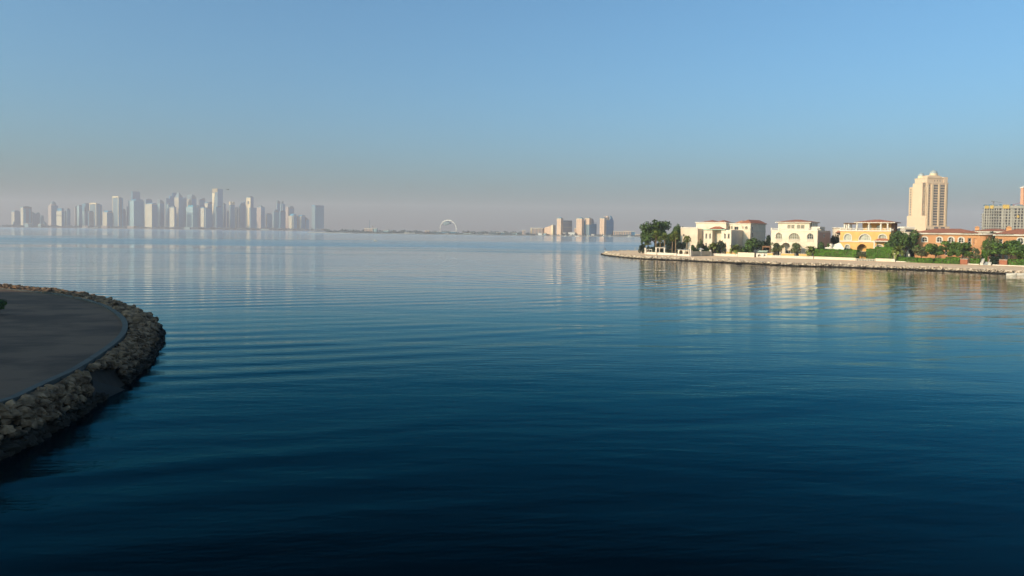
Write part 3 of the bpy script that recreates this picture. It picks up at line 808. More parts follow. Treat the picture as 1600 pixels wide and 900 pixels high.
mb = MB(); mb.box(-.2, W+.2, -.25, .0, ZF-.3, ZF); railing(mb, 0, W, .15, ZF, ZP, .5)
railing_y(mb, .3, D, W-.12, ZF, ZP, .5)
for p in (1312.5, 1338, 1357, 1376, 1391): x = v.x(p); mb.box(x-.25, x+.25, -.1, .4, ZF, ZP+.2)
mb.box(W-.4, W+.1, D-.6, D-.1, ZF-4, ZP+.3); mb.build('balustrade', TRIM, R)
yu = 2.0; ZE = v.z(348.4, 1370, yu); ux0, ux1 = v.x(1338.2, yu), v.x(1397, yu); ud = v.yd(1404, ux1)
mb = MB(); mb.box(ux0+1.2, ux1-.6, yu+3.2, ud, ZF, ZE); mb.build('upper_wall', YELL, R)
mb = MB(); mb.box(ux1-1.6, ux1-.45, yu+2.6, ud-.3, ZF+.2, ZE-.1); mb.build('side_screen', WOOD, R)
for (p0, p1) in ((1351, 1358), (1366, 1374)):
    window(R, rectl(v.x(p0, yu), v.x(p1, yu), ZF+.2, ZE-.8), yu+3.18, TRIM, GLASSW, 2, 0, .12)
for p in (1338.8, 1357.3, 1376, 1386.6):
    x = v.x(p, yu-.5); mb = MB(); mb.cyl(x, yu-.5, ZF, ZE, .36, .30, 12); mb.box(x-.45, x+.45, yu-.95, yu-.05, ZF, ZF+.3); mb.box(x-.42, x+.42, yu-.92, yu-.08, ZE-.3, ZE); mb.build('column', TRIM, R)
mb = MB(); mb.box(ux0-.8, ux1+.5, yu-1.3, ud+1, ZE, ZE+.3); mb.build('eave', TRIM, R)
mb = MB(); mb.hip(ux0-.9, ux1+.7, yu-1.4, ud+1.1, ZE+.302, v.z(343.2, 1375, yu+5), rx=6.5); mb.build('roof', TILE, R)
mb = MB(); px0, px1 = v.x(1318, 1), ux0
for y in (1.0, 4.0):
    for x in (px0+.3, (px0+px1)/2-.4): mb.box(x-.25, x+.25, y-.25, y+.25, ZF, v.z(349.6, 1325, 1))
mb.build('pergola_post', TRIM, R)
mb = MB(); zz = v.z(349.6, 1325, 1)
for k in range(12): x = px0+(px1-px0)*k/12; mb.box(x, x+.2, .4, 4.8, zz, zz+.3)
mb.box(px0, px1, .9, 1.1, zz-.25, zz-.002); mb.build('pergola_slats', WOOD, R)
mb = MB(); x0, x1 = v.x(1366, -1), v.x(1391.5, -1); zr = v.z(376.2, 1378, -1)
mb.hip(x0, x1, -2.2, -.12, zr, v.z(372.6, 1380, -1), rx=1.6); mb.build('porch_roof', TILE, R)
mb = MB(); mb.box(x0, x1, -2.2, -.26, zr-.35, zr-.002); mb.box(v.x(1365.6, -1.8), v.x(1367.6, -1.8), -2.1, -1.7, -.2, zr-.36); mb.box(x1-.4, x1, -2.1, -1.7, -.2, zr-.36); mb.build('porch_frame', TRIM, R)

# ---------------- villas 4 and 5: orange --------------------------------------
def orange(px0, pyb, off, label, pxr, arches, rects, eave_py, ridge_py, corner=None, doors=(), chims=(), wmat=ORAN, roofback=14, winglen=None):
    global v
    v = Villa('villa', px0, pyb, off, label, psi=radians(33)); R = v.root
    W = v.x(pxr); mid = (px0+min(pxr, 1600))/2; ZE = v.z(eave_py, mid); D = roofback
    hs = []
    for p0, p1, q0, q1 in arches:
        X0, X1 = v.x(p0), v.x(p1); hs.append(arch((X0+X1)/2, X1-X0, v.z(q1, (p0+p1)/2), v.z(q0, (p0+p1)/2)))
    na = len(hs)
    for p0, p1, q0, q1 in rects: hs.append(rectl(v.x(p0), v.x(p1), v.z(q1, p0), v.z(q0, p0)))
    nr = len(hs)
    for p0, p1, q0, q1 in doors: hs.append(rectl(v.x(p0), v.x(p1), max(.05, v.z(q1, p0)), v.z(q0, p0)))
    mb = MB(); mb.panel(rectl(0, W, -.2, ZE), hs, 0, .45); mb.box(0, W, .452, D, -.2, ZE)
    if corner: mb.cyl(W-.3, 3.6, -.2, ZE-.01, 3.6, 3.6, 20)
    mb.build('wall', wmat, R)
    for i, h in enumerate(hs):
        window(R, h, .40, TRIM, GLASS, 1 if i < na else 0 if i < nr else 1, 1 if i < nr else 0, .22 if i < na else .14, name='window' if i < nr else 'door')
    mb = MB()
    for h in hs[:na]:
        xc = (h[0][0]+h[1][0])/2; sc_ = [(xc+(p[0]-xc)*1.2, p[1]+(.3 if p[1] > h[0][1]+.3 else 0)) for p in h]; mb.ring(sc_, .30, -.08, .02)
    if na: mb.build('arch_trim', TRIM, R)
    mb = MB(); mb.box(-.7, W+.5, -.7, D+.7, ZE, ZE+.55)
    if corner: mb.cyl(W-.3, 3.6, ZE+.002, ZE+.548, 4.4, 4.4, 20)
    mb.build('eave', TRIM, R)
    mb = MB(); zr = v.z(ridge_py, mid, D/2); mb.hip(-.9, W+.7, -.9, D+.9, ZE+.552, zr, rx=7)
    mb.build('roof', TILE, R)
    for (p, q, wd) in chims:
        x = v.x(p, D/2); z1 = v.z(q, p, D/2); mb = MB(); mb.box(x-wd/2, x+wd/2, D/2-.6, D/2+.6, zr-1.6, z1-.5); mb.hip(x-wd/2-.2, x+wd/2+.2, D/2-.8, D/2+.8, z1-.5, z1); mb.build('chimney', ORAN, R)
    return W, D, ZE, zr
W, D, ZE, zr = orange(1429, 405, 9, 'orange two storey villa with arched windows under a wide red tiled roof', 1532,
    ((1440.5,1449.5,370,378.5),(1463.5,1472.5,370.3,379),(1481.5,1491,370.5,379.3),(1497.5,1506.5,371,379.5)),
    ((1512.5,1518,372,382.5),(1521.5,1527,372.2,383),(1497,1504,390,396),(1520,1527,389,395.5),(1477,1481,390,399),(1487,1489.5,389,400)), 366.3, 357.3, corner=True, wmat=ORAN)
R = v.root
mb = MB(); zz = ZE+.56
for p0, p1 in ((1450, 1470), (1500, 1528)):
    xa, xb = v.x(p0, -1.2), v.x(p1, -1.2); mb.hip(xa, xb, -1.2, 5, zz, v.z(361.5, (p0+p1)/2, 0), rx=3)
mb.build('hip_gablet', TILE, R)
W, D, ZE, zr = orange(1554, 405, 9, 'orange villa at the right edge with an arched window under a red tiled roof', 1650,
    ((1589.5,1600.5,371.5,381.5),(1615,1626,372,382)),
    ((1560.5,1567,373.5,381),(1596,1602,394,399.5)), 368.3, 357.5, doors=((1560.8,1566.5,395,404.5),(1570,1576.5,395,404.5),), chims=((1576, 353.4, 1.5),))
mb = MB(); xa, xb = v.x(1553, -1.2), v.x(1583, -1.2); mb.hip(xa, xb, -1.2, 6, ZE+.56, v.z(362, 1568, 0), rx=3.2); mb.build('hip_gablet', TILE, v.root)
W, D, ZE, zr = orange(1518, 400, 34, 'orange villa standing back, its red roof and chimney showing between the two front orange villas', 1590, (), (), 363.5, 357.3, chims=((1526.5, 353.2, 1.4),), roofback=12)

# ================================================================== gardens
def wall_seg(name, px0, px1, h, m, label, cat='wall', off=0, th=.35, piers=(), z0=-.15, group=None, cap=False):
    A_ = back(px0, off); B_ = back(px1, off); d = B_-A_; L_ = d.length
    root_rz = atan2(d.y, d.x)
    mb = MB(); mb.box(0, L_, 0, th, z0, h)
    if piers or cap:
        root = empty(name, A_, root_rz, label, cat, group); mb.build('wall_panel', m, root)
        if cap: c_ = MB(); c_.box(-.05, L_+.05, -.06, th+.06, h, h+.12); c_.build('coping', TRIM, root)
        for p in piers:
            q = back(p, off); t = (q-A_).length; pm = MB(); pm.box(t-.4, t+.4, -.15, th+.15, z0, h+.45); pm.build('pier', TRIM, root)
        return root
    o = mb.build(name, m, None, A_); o.rotation_euler = (0, 0, root_rz)
    return tag(o, label, cat, group)
wall_seg('garden_wall', 1007.5, 1057, .85, TRIM, 'low white garden wall edging the promenade in front of the tall fan palms', 'garden wall', cap=True)
wall_seg('garden_wall', 1058, 1077, .75, TRIM, 'low white wall in front of the white outdoor kitchen', 'garden wall', off=-.6)
wall_seg('garden_wall', 1080, 1111.5, 2.0, SCREEN, 'tall beige panelled wall between three white piers', 'garden wall', piers=(1080.5, 1095.3, 1110.5))
wall_seg('garden_wall', 1113.5, 1152, .95, TRIM, 'low white wall below the dark shrub and the date palms', 'garden wall', cap=True)
wall_seg('garden_wall', 1152.5, 1178.5, 1.75, WHITE, 'thick white wall with a rounded top left of the dark gate', 'garden wall', th=1.2)
wall_seg('garden_wall', 1199, 1271, .9, TRIM, 'low cream wall below the cream villa and its olive trees', 'garden wall', cap=True)
wall_seg('garden_wall', 1272, 1337, .85, WHITE, 'low cream wall at the foot of the long clipped hedge', 'garden wall', cap=True)
wall_seg('garden_wall', 1368, 1397.3, .9, WHITE, 'low cream wall ending at a white post below the yellow villa', 'garden wall', cap=True)
wall_seg('garden_wall', 1400, 1530, .3, TRIM, 'very low pale kerb wall under the hedges of the left orange villa', 'garden wall')
wall_seg('garden_wall', 1551, 1605, .3, TRIM, 'very low pale kerb wall under the hedges of the right orange villa', 'garden wall')
def post(px, pytop, label, off=-.3, w_=.5, name='gate_post'):
    b = back(px, off); H = at(px, pytop, b.y).z-GZ
    root = empty(name, b, -PSI, label, 'post'); mb = MB(); mb.box(-w_/2, w_/2, -w_/2, w_/2, -.1, H-.25); mb.build('shaft', TRIM, root)
    mb = MB(); mb.box(-w_/2-.1, w_/2+.1, -w_/2-.1, w_/2+.1, H-.25, H-.05); mb.box(-w_/2, w_/2, -w_/2, w_/2, H-.05, H+.1); mb.build('cap', TRIM, root)
post(1008.5, 387.5, 'square white post at the left end of the garden wall by the big tree', w_=.6)
post(1078.7, 384.5, 'tall slim white post between the outdoor kitchen and the beige panels', w_=.35)
post(1397.8, 396, 'white post at the right end of the wall below the yellow villa', w_=.45)
# frame beside the post
b = back(1013, .5); root = empty('garden_arbour', b, -PSI, 'thin pale timber rail frame beside the white corner post', 'arbour')
mb = MB(); mb.box(-1.5, 1.8, -.08, .08, 2.0, 2.2); mb.build('beam', TRIM, root)
for x in (-1.4, 1.7): mb = MB(); mb.box(x-.08, x+.08, -.08, .08, -.05, 2.0); mb.build('post', TRIM, root)
# white pergola
b = back(1031.7, .6); root = empty('pergola', b, -PSI, 'square white pergola with benches in it between the fan palms', 'pergola')
hw = 6.6*b.y/F/cos(PSI)*.85; Hh = at(1031, 386.8, b.y).z-GZ
for x in (-hw, hw):
    for y in (0, 3.2): mb = MB(); mb.box(x-.25, x+.25, y-.25, y+.25, -.05, Hh-.25); mb.build('post', TRIM, root)
mb = MB(); mb.box(-hw-.4, hw+.4, -.3, -.02, Hh-.25, Hh); mb.box(-hw-.4, hw+.4, 3.2, 3.5, Hh-.25, Hh)
for k in range(9): x = -hw+2*hw*k/8; mb.box(x-.06, x+.06, -.5, 3.8, Hh+.002, Hh+.15)
mb.build('roof_beams', TRIM, root)
for x in (-1.2, 1.2):
    mb = MB(); q = back(1031.7, 0)
    br = empty('garden_bench', b+Vector((cos(PSI)*x+sin(PSI)*1.5, -sin(PSI)*x+cos(PSI)*1.5, 0)), -PSI, ('left' if x < 0 else 'right')+' of the two white seats standing inside the white pergola', 'garden seat')
    mb.box(-.6, .6, -.3, .3, .38, .5); mb.build('seat', TRIM, br); mb = MB(); mb.box(-.6, .6, .22, .32, .5, 1.0); mb.build('backrest', TRIM, br)
    for sx in (-.5, .5): mb = MB(); mb.box(sx-.06, sx+.06, -.28, .28, 0, .38); mb.build('leg', TRIM, br)
# daybed
b = back(1053.5, .9); root = empty('daybed', b, -PSI, 'low white daybed on the lawn left of the outdoor kitchen', 'daybed')
mb = MB(); mb.box(-1.6, 1.6, -.8, .8, .25, .5); mb.build('base', TRIM, root); mb = MB(); mb.box(-1.55, 1.55, -.75, .75, .5, .75); mb.build('cushion', TRIM, root)
for x in (-1.4, 1.4): mb = MB(); mb.box(x-.1, x+.1, -.7, .7, 0, .25); mb.build('leg', TRIM, root)
# outdoor kitchen
b = back(1059, 1.0); root = empty('garden_kiosk', b, -PSI, 'white outdoor kitchen with a flat pale roof and dark openings behind the low wall', 'kiosk')
L_ = 18*b.y/F/.93; Hh = at(1068, 390.4, b.y).z-GZ
hs = [arch(1.4, 1.6, .7, 2.2), rectl(3.0, L_-.4, 1.0, 1.9)]
mb = MB(); mb.panel(rectl(0, L_, -.05, Hh), hs, 0, .3); mb.box(0, .3, .302, 2.5, 0, Hh); mb.box(L_-.3, L_, .302, 2.5, 0, Hh); mb.box(.3, L_-.3, 2.3, 2.5, 0, Hh); mb.build('wall', WHITE, root)
mb = MB(); mb.box(-.3, L_+.3, -.4, 2.8, Hh+.002, Hh+.2); mb.build('roof', CONC, root)
mb = MB(); mb.box(3.0, L_-.4, -.25, .2, .85, 1.0); mb.build('counter', WOOD, root)
# parasol
b = back(1094.5, 3.5); root = empty('parasol', b, 0, 'cream garden parasol rising behind the beige panelled wall', 'parasol')
Hh = at(1094, 387, b.y).z-GZ
mb = MB(); mb.cyl(0, 0, Hh-.75, Hh, 1.5, .05, 8, smooth=False); mb.build('canopy', TRIM, root); mb = MB(); mb.cyl(0, 0, 0, Hh-.7, .05, .05, 8); mb.build('pole', WOOD, root)
# cream box on wall
b = back(1134.5, .6); root = empty('planter_box', b, -PSI, 'ochre rectangular planter box behind the low white wall under a date palm', 'planter')
mb = MB(); L_ = 17*b.y/F/.95; mb.box(0, L_, 0, 1, -.05, 1.85); mb.build('box', YELL, root); mb = MB(); mb.box(-.05, L_+.05, -.05, 1.05, 1.85, 1.97); mb.build('rim', TRIM, root)
# gate
b = back(1179, .2); root = empty('garden_gate', b, -PSI, 'narrow dark metal gate set in the white wall', 'gate')
mb = MB(); mb.box(0, .9, 0, .06, .1, .2); mb.box(0, .9, 0, .06, 1.9, 2.0)
for k in range(6): mb.box(k*.17, k*.17+.04, 0, .06, .2, 1.9)
mb.build('leaf', DARKM, root); mb = MB(); mb.box(-.1, 0, -.03, .09, 0, 2.1); mb.box(.93, 1.03, -.03, .09, 0, 2.1); mb.build('frame', DARKM, root)
# white folly with round holes
b = back(1181.5, 0); L_ = 16.5*b.y/F/.95; Hh = 1.65
o = MB(); hs = [arch(1.35, 1.5, .35, 1.25), arch(3.4, .7, .5, 1.35)]
o.panel(rectl(0, L_, -.05, Hh), hs, 0, .4); o.box(0, L_, .9, 1.1, -.05, 1.2)
root = empty('garden_wall', b, -PSI, 'white wall pierced by a round and a small arched opening left of the cream villa', 'garden wall'); o.build('wall_panel', TRIM, root)
b = back(1183, 2.0); root = empty('awning', b, -PSI, 'pale green sloping awning above the pierced white wall', 'awning'); L_ = 15*b.y/F
m_ = MB(); z0 = 2.0; m_.hexa([(0,0,z0),(L_,0,z0),(L_,2,z0+.7),(0,2,z0+.7)], [(0,0,z0+.06),(L_,0,z0+.06),(L_,2,z0+.76),(0,2,z0+.76)]); m_.build('fabric', mat('green_canvas', (.38, .44, .32), .8, .1, 1), root)
for x in (.1, L_-.1):
    for y, h in ((.1, z0), (1.9, z0+.66)): m_ = MB(); m_.cyl(x, y, 0, h, .05, .05, 6); m_.build('pole', DARKM, root)
# brown carport
b = back(1190.5, 6); root = empty('pergola', b, -PSI, 'brown timber pergola in the gap between the two cream villas', 'pergola'); L_ = 13*b.y/F; Hh = at(1196, 384.3, b.y).z-GZ
m_ = MB(); m_.box(0, L_, 0, 4, Hh-.6, Hh); m_.build('roof', WOOD, root)
for x in (.2, L_-.2): m_ = MB(); m_.box(x-.15, x+.15, .1, .4, 0, Hh-.602); m_.build('post', WOOD, root)
# ochre planters in front of villa 2
for px0, px1, lab in ((1198.5, 1207, 'ochre masonry planter at the left end of the cream villa terrace'), (1220.5, 1241, 'ochre masonry planter between the two olive trees of the cream villa'), (1248, 1267.5, 'ochre masonry planter between the right olive tree and the date palm')):
    b = back(px0, .6); b2 = back(px1, .6); L_ = (b2-b).length; root = empty('planter', b, atan2((b2-b).y, (b2-b).x), lab, 'planter', 'ochre planters on the cream villa terrace')
    m_ = MB(); m_.box(0, L_, 0, .9, -.05, 1.75); m_.build('box', YELL, root); m_ = MB(); m_.box(-.06, L_+.06, -.06, .96, 1.75, 1.87); m_.build('rim', TRIM, root)
for px0, px1, off, h, lab in ((1500.5, 1512, .4, 1.75, 'red brick box planter in the hedge of the left orange villa'), (1561.5, 1574, .4, 1.85, 'red brick box planter in the hedge of the right orange villa'), (1543.5, 1549, 4.0, 2.8, 'small red brick pier beside the white steps')):
    b = back(px0, off); b2 = back(px1, off); L_ = (b2-b).length; root = empty('planter', b, atan2((b2-b).y, (b2-b).x), lab, 'planter')
    m_ = MB(); m_.box(0, L_, 0, 1.2, -.05, h); m_.build('box', BRICK, root); m_ = MB(); m_.box(-.06, L_+.06, -.06, 1.26, h, h+.1); m_.build('rim', TRIM, root)
# steps between orange villas
b = back(1531.5, 0); root = empty('garden_steps', b, -PSI, 'pale steps between two sloping white side walls leading up from the promenade', 'steps')
L_ = 15*b.y/F
for k in range(6): m_ = MB(); m_.box(.9, L_-.9, k*.5, 3.6, k*.17-.02, (k+1)*.17); m_.build('step', CONC, root)
for x in (0, L_-.9): m_ = MB(); m_.hexa([(x,0,-.05),(x+.9,0,-.05),(x+.9,3.6,-.05),(x,3.6,-.05)], [(x,0,.5),(x+.9,0,.5),(x+.9,3.6,2.1),(x,3.6,2.1)]); m_.build('side_wall', TRIM, root)
# low baluster row
b = back(1337.5, 0); b2 = back(1367.5, 0); L_ = (b2-b).length; root = empty('balustrade', b, atan2((b2-b).y, (b2-b).x), 'low white baluster row crossing the gap between the two tall hedges', 'balustrade')
n = 12
for k in range(n): m_ = MB(); x = (k+.5)*L_/n; m_.cyl(x, 0, 0, .6, .16, .12, 8); m_.build('baluster', TRIM, root)
m_ = MB(); m_.box(0, L_, -.2, .2, .6, .75); m_.build('rail', TRIM, root)
# shade sail
P1 = at(1285, 387.8, back(1285, 5).y); P2 = at(1312, 378.8, back(1312, 6).y); P3 = at(1322, 391.2, back(1322, 3).y); P4 = at(1300, 389.5, back(1300, 2).y)
c0 = Vector((P1.x, P1.y, GZ)); root = empty('shade_sail', c0, 0, 'pointed cream shade sail stretched above the long hedge beside the yellow villa', 'shade sail')
m_ = MB(); g = 8; vs = []
for i in range(g+1):
    for j in range(g+1):
        u, w_ = i/g, j/g
        p = (P1*(1-u)*(1-w_)+P2*u*(1-w_)+P3*u*w_+P4*(1-u)*w_)-c0; p.z -= .5*sin(pi*u)*sin(pi*w_)+.12*sin(pi*u)*(1-sin(pi*w_)); vs.append(p)
fs = [(i*(g+1)+j, (i+1)*(g+1)+j, (i+1)*(g+1)+j+1, i*(g+1)+j+1) for i in range(g) for j in range(g)]
m_.add(vs, fs, 0, True); m_.add([q-Vector((0, 0, .03)) for q in vs], [f[::-1] for f in fs], 0, True); m_.build('fabric', mat('cream_canvas', (.74, .66, .52), .9, .04, 1), root)
for p in (P2, P3): m_ = MB(); q = p-c0; m_.cyl(q.x, q.y, 0, q.z, .09, .07, 8); m_.build('mast', DARKM, root)
# urn
b = back(1298.3, 4); root = empty('garden_urn', b, 0, 'pale stone urn on a pedestal between the cream villa and the shade sail', 'urn'); Hh = at(1298, 380.8, b.y).z-GZ
m_ = MB(); m_.box(-.4, .4, -.4, .4, 0, Hh-1.6); m_.build('pedestal', TRIM, root); m_ = MB(); m_.cyl(0, 0, Hh-1.6, Hh-1.2, .2, .3, 10); m_.cyl(0, 0, Hh-1.2, Hh-.3, .3, .62, 12); m_.cyl(0, 0, Hh-.3, Hh, .7, .5, 12); m_.build('bowl', TRIM, root)
# lounge seats + pool cover
for px, lab in ((1411.5, 'left'), (1417.5, 'right')):
    b = back(px, 1.8); root = empty('garden_sofa', b, -PSI, lab+' of the two pale garden sofas in the shade right of the date palm', 'garden sofa', 'pale garden sofas behind the hedge')
    m_ = MB(); m_.box(-.5, .5, -.4, .4, .3, .75); m_.box(-.5, .5, .25, .4, .75, 1.7); m_.build('seat', TRIM, root)
    for sx in (-.45, .45): m_ = MB(); m_.box(sx-.07, sx+.07, -.4, .3, 0, 1.1); m_.build('arm', TRIM, root)
b = back(1420.5, 2.6); root = empty('patio_heater', b, 0, 'white standing garden heater beside the pale sofas', 'patio heater')
m_ = MB(); m_.cyl(0, 0, 0, 2.3, .09, .09, 8); m_.build('pole', TRIM, root); m_ = MB(); m_.cyl(0, 0, 2.3, 2.9, .35, .25, 10); m_.build('lantern', TRIM, root)
b = back(1424, 3.2); root = empty('garden_table', b, -PSI, 'long pale table behind the hedge below the left orange villa', 'table'); m_ = MB(); m_.box(0, 3.6, 0, 1.2, 1.5, 1.6); m_.build('tabletop', TRIM, root)
for x in (.2, 3.4): m_ = MB(); m_.box(x-.1, x+.1, .2, 1.0, 0, 1.5); m_.build('leg', TRIM, root)
b = back(1449.5, 2.4); root = empty('covered_boat', b, -PSI, 'blue tarpaulin draped over a low dinghy in the garden of the left orange villa', 'covered boat'); L_ = 13.5*b.y/F/.9
m_ = MB(); n = 10
vs = []; 
for i in range(n+1):
    u = i/n; hw_ = .9*(sin(pi*min(1, .12+u*.9)))**.6; hz = 1.15+.45*sin(pi*u)+.12*sin(9*u)
    vs += [(L_*u, -hw_, .5), (L_*u, -hw_*.6, hz*.85), (L_*u, 0, hz), (L_*u, hw_*.6, hz*.85), (L_*u, hw_, .5)]
fs = [(i*5+j, (i+1)*5+j, (i+1)*5+j+1, i*5+j+1) for i in range(n) for j in range(4)]+[(0,1,2,3,4), tuple(n*5+k for k in (4,3,2,1,0))]
m_.add(vs, fs, 0, True); m_.build('tarpaulin', mat('blue_tarpaulin', (.03, .22, .55), .5, .2, 1), root)
m_ = MB(); m_.box(.3, L_-.4, -.5, .5, .08, .55); m_.build('hull', TRIM, root)
m_ = MB(); m_.box(.6, .9, -.6, .6, -.02, .08); m_.box(L_-1.2, L_-.9, -.6, .6, -.02, .08); m_.build('chock', WOOD, root)
# hedges (leafy boxes, each hedge its own thing)
def hedge(px0, px1, pyt, off, depth, label, m=HEDGEM, dens=95, wob=.28, name='hedge', cat='hedge'):
    A_, B_ = back(px0, off), back(px1, off); d = B_-A_; L_ = d.length; H = at((px0+px1)/2, pyt, (A_.y+B_.y)/2).z-GZ
    rnd = random.Random(int(px0)); root = empty(name, A_, atan2(d.y, d.x), label, cat)
    core = MB(); core.box(.25, L_-.25, .25, depth-.25, -.05, H-.35); core.build('branches', BARK, root)
    vs = []; fs = []
    from mathutils import noise as NZ
    def leaf(p, nr_):
        nr_ = (nr_+Vector((rnd.gauss(0,.5), rnd.gauss(0,.5), rnd.gauss(0,.5)))).normalized(); a = nr_.orthogonal().normalized(); a = Matrix.Rotation(rnd.uniform(0,6.28), 3, nr_) @ a; b = nr_.cross(a)
        s_ = rnd.uniform(.10, .24); e = len(vs); vs.extend([p-a*s_, p-b*s_*.6, p+a*s_, p+b*s_*.6]); fs.append((e, e+1, e+2, e+3))
    for _ in range(int(L_*(2*H+depth)*dens*.55)):
        q = rnd.random()*(2*H+depth); x = rnd.uniform(0, L_)
        nz_ = wob*NZ.noise(Vector((x*.7, q*.8, px0)))
        if q < H: leaf(Vector((x, -nz_+rnd.uniform(-.05, .2), q)), Vector((0, -1, .1)))
        elif q < H+depth: leaf(Vector((x, q-H, H+nz_*1.3+rnd.uniform(-.2, .06))), Vector((0, 0, 1)))
        else: leaf(Vector((x, depth+nz_, q-H-depth)), Vector((0, 1, .1)))
    for x, nx in ((0, -1), (L_, 1)):
        for _ in range(int(depth*H*dens)): leaf(Vector((x+nx*rnd.uniform(-.15, .1), rnd.uniform(0, depth), rnd.uniform(0, H))), Vector((nx, 0, 0)))
    o = MB(); o.add(vs, fs); o.build('foliage', m, root); return root
hedge(1272.5, 1338, 390.2, .6, 2.2, 'long clipped bright green hedge below the shade sail')
hedge(1353.5, 1368, 389, .8, 2.4, 'rounded green hedge block just right of the gap below the yellow villa')
hedge(1367, 1397, 386.6, .9, 2.4, 'tallest dark green hedge ending at the white post below the yellow villa')
hedge(1400.5, 1433, 402.2, .5, 1.4, 'low clipped hedge in front of the pale garden sofas')
hedge(1434.5, 1458, 403.4, .5, 1.4, 'low clipped hedge left of the blue tarpaulin boat')
hedge(1461, 1477, 404, .5, 1.2, 'low clipped hedge between the blue tarpaulin and the crossed trunks')
hedge(1478, 1499.5, 402.3, .5, 1.4, 'low dense hedge left of the red brick planter of the left orange villa')
hedge(1516.5, 1531, 404.5, .5, 1.4, 'low hedge right of the red brick planter beside the white steps')
hedge(1533.5, 1541.5, 391, 3.5, 1.8, 'tall narrow column of clipped hedge at the corner of the left orange villa')
hedge(1575.5, 1603, 405.5, .5, 1.4, 'low hedge under the broad round tree at the right edge')

# ---------------- plants
plant('broadleaf_tree', [T_ROUND[0]], 1023.5, 346.2, 8, 43, 'tallest dense dark green tree at the left end of the villas', 'tree')
plant('broadleaf_tree', [T_ROUND[1]], 1008, 353.5, 9, 15, 'narrow dense tree leaning against the left side of the tallest tree', 'tree')
plant('broadleaf_tree', [T_ROUND[2]], 1058.5, 351.3, 40, 25, 'dark green tree behind the left corner of the large cream villa', 'tree')
plant('broadleaf_tree', [T_ROUND[0]], 1044, 363.5, 12, 20, 'lower green tree filling the gap behind the fan palms', 'tree')
for px, pt, off, w_, lab in ((1004, 380, 4, 11, 'small dark shrub overhanging the left end of the garden wall'), (1018, 384, 3, 14, 'dark shrub at the foot of the first fan palm'), (1047, 374, 5, 18, 'dark shrub mass between the pergola and the paired fan palms'), (1063, 376, 6, 16, 'dark shrub behind the outdoor kitchen'), (1030, 378, 6, 18, 'dark shrub behind the white pergola')):
    plant('shrub', T_DARK, px, pt, off, w_, lab, 'shrub', 'dark shrubs behind the left garden wall')
for px, pt, off, w_, lab in ((1012.2, 377, 1.5, 12, 'leftmost fan palm, short with a yellow green head'), (1024.7, 362.5, 2.0, 12, 'fan palm with a tall bare trunk left of the pergola'), (1031.3, 371, 2.8, 10, 'fan palm rising just behind the white pergola'), (1038.3, 367, 2.0, 12, 'fan palm with a straight trunk at the right post of the pergola'), (1050.3, 368.5, 3.0, 11, 'left one of the paired fan palms right of the pergola'), (1055.3, 364, 2.2, 12.5, 'taller right one of the paired fan palms right of the pergola'), (1073.2, 370.5, 3.5, 14, 'fan palm in front of the window of the large cream villa')):
    plant('fan_palm', T_FAN, px, pt, off, w_, lab, 'palm tree', 'fan palms behind the left garden wall')
for px, pt, off, w_, lab, pr in ((1085.5, 381.5, 4, 13, 'round green bush behind the left beige wall panel', T_BUSH), (1094, 379, 10, 16, 'dark bush in the shade of the cream villa behind the parasol', T_DARK), (1093.5, 371.5, 7, 9, 'slim feathery young tree left of the cream villa windows', T_OLIVE), (1103.5, 382.5, 4, 12, 'green bush behind the right beige wall panel', T_BUSH), (1127, 374.5, 4.0, 15, 'large dark shrub between the two big date palms', T_DARK),
    (1139.5, 371.3, 8, 17, 'round green tree in front of the tan flank of the large cream villa', T_BUSH), (1172, 369.8, 7, 25, 'widest round green tree in front of the tan flank of the large cream villa', T_BUSH), (1190, 373.5, 9, 16, 'dark tree left of the brown pergola', T_DARK), (1200.5, 366, 16, 11, 'dark tree in the gap left of the cream three storey villa', T_DARK),
    (1303.5, 364, 26, 12, 'dark tree in front of the small white house', T_DARK), (1286, 377.5, 5, 19, 'green bush beside the shaded side of the cream three storey villa', T_BUSH), (1325, 386, 3.5, 12, 'dark bush right of the shade sail', T_DARK),
    (1346, 391, 1.5, 15, 'thin brown shrub filling the gap between the two tall hedges', T_OLIVE), (1554, 399, 1.5, 14, 'round dark bush between the steps and the brick planter', T_DARK)):
    plant('bush', pr, px, pt, off, w_, lab, 'bush')
for px, pt, off, w_, lab in ((1115, 372, 2.6, 19, 'bushy date palm left of the large dark shrub'), (1149.5, 376.5, 2.4, 22, 'bushy date palm above the ochre planter box'), (1267.5, 378.2, 1.6, 20, 'date palm at the right end of the cream three storey villa'), (1403.5, 376, 1.5, 23, 'date palm with a bare brown trunk right of the white post')):
    plant('date_palm', T_DATE, px, pt, off, w_, lab, 'palm tree')
for px, pt, off, w_, lab in ((1214, 377.3, 1.7, 18, 'left olive tree before the ground floor arches'), (1242, 379, 1.7, 18, 'right olive tree before the ground floor arches'), (1439.5, 381.5, 2.0, 22, 'grey green olive tree at the left corner of the left orange villa')):
    plant('olive_tree', T_OLIVE, px, pt, off, w_, lab, 'olive tree')
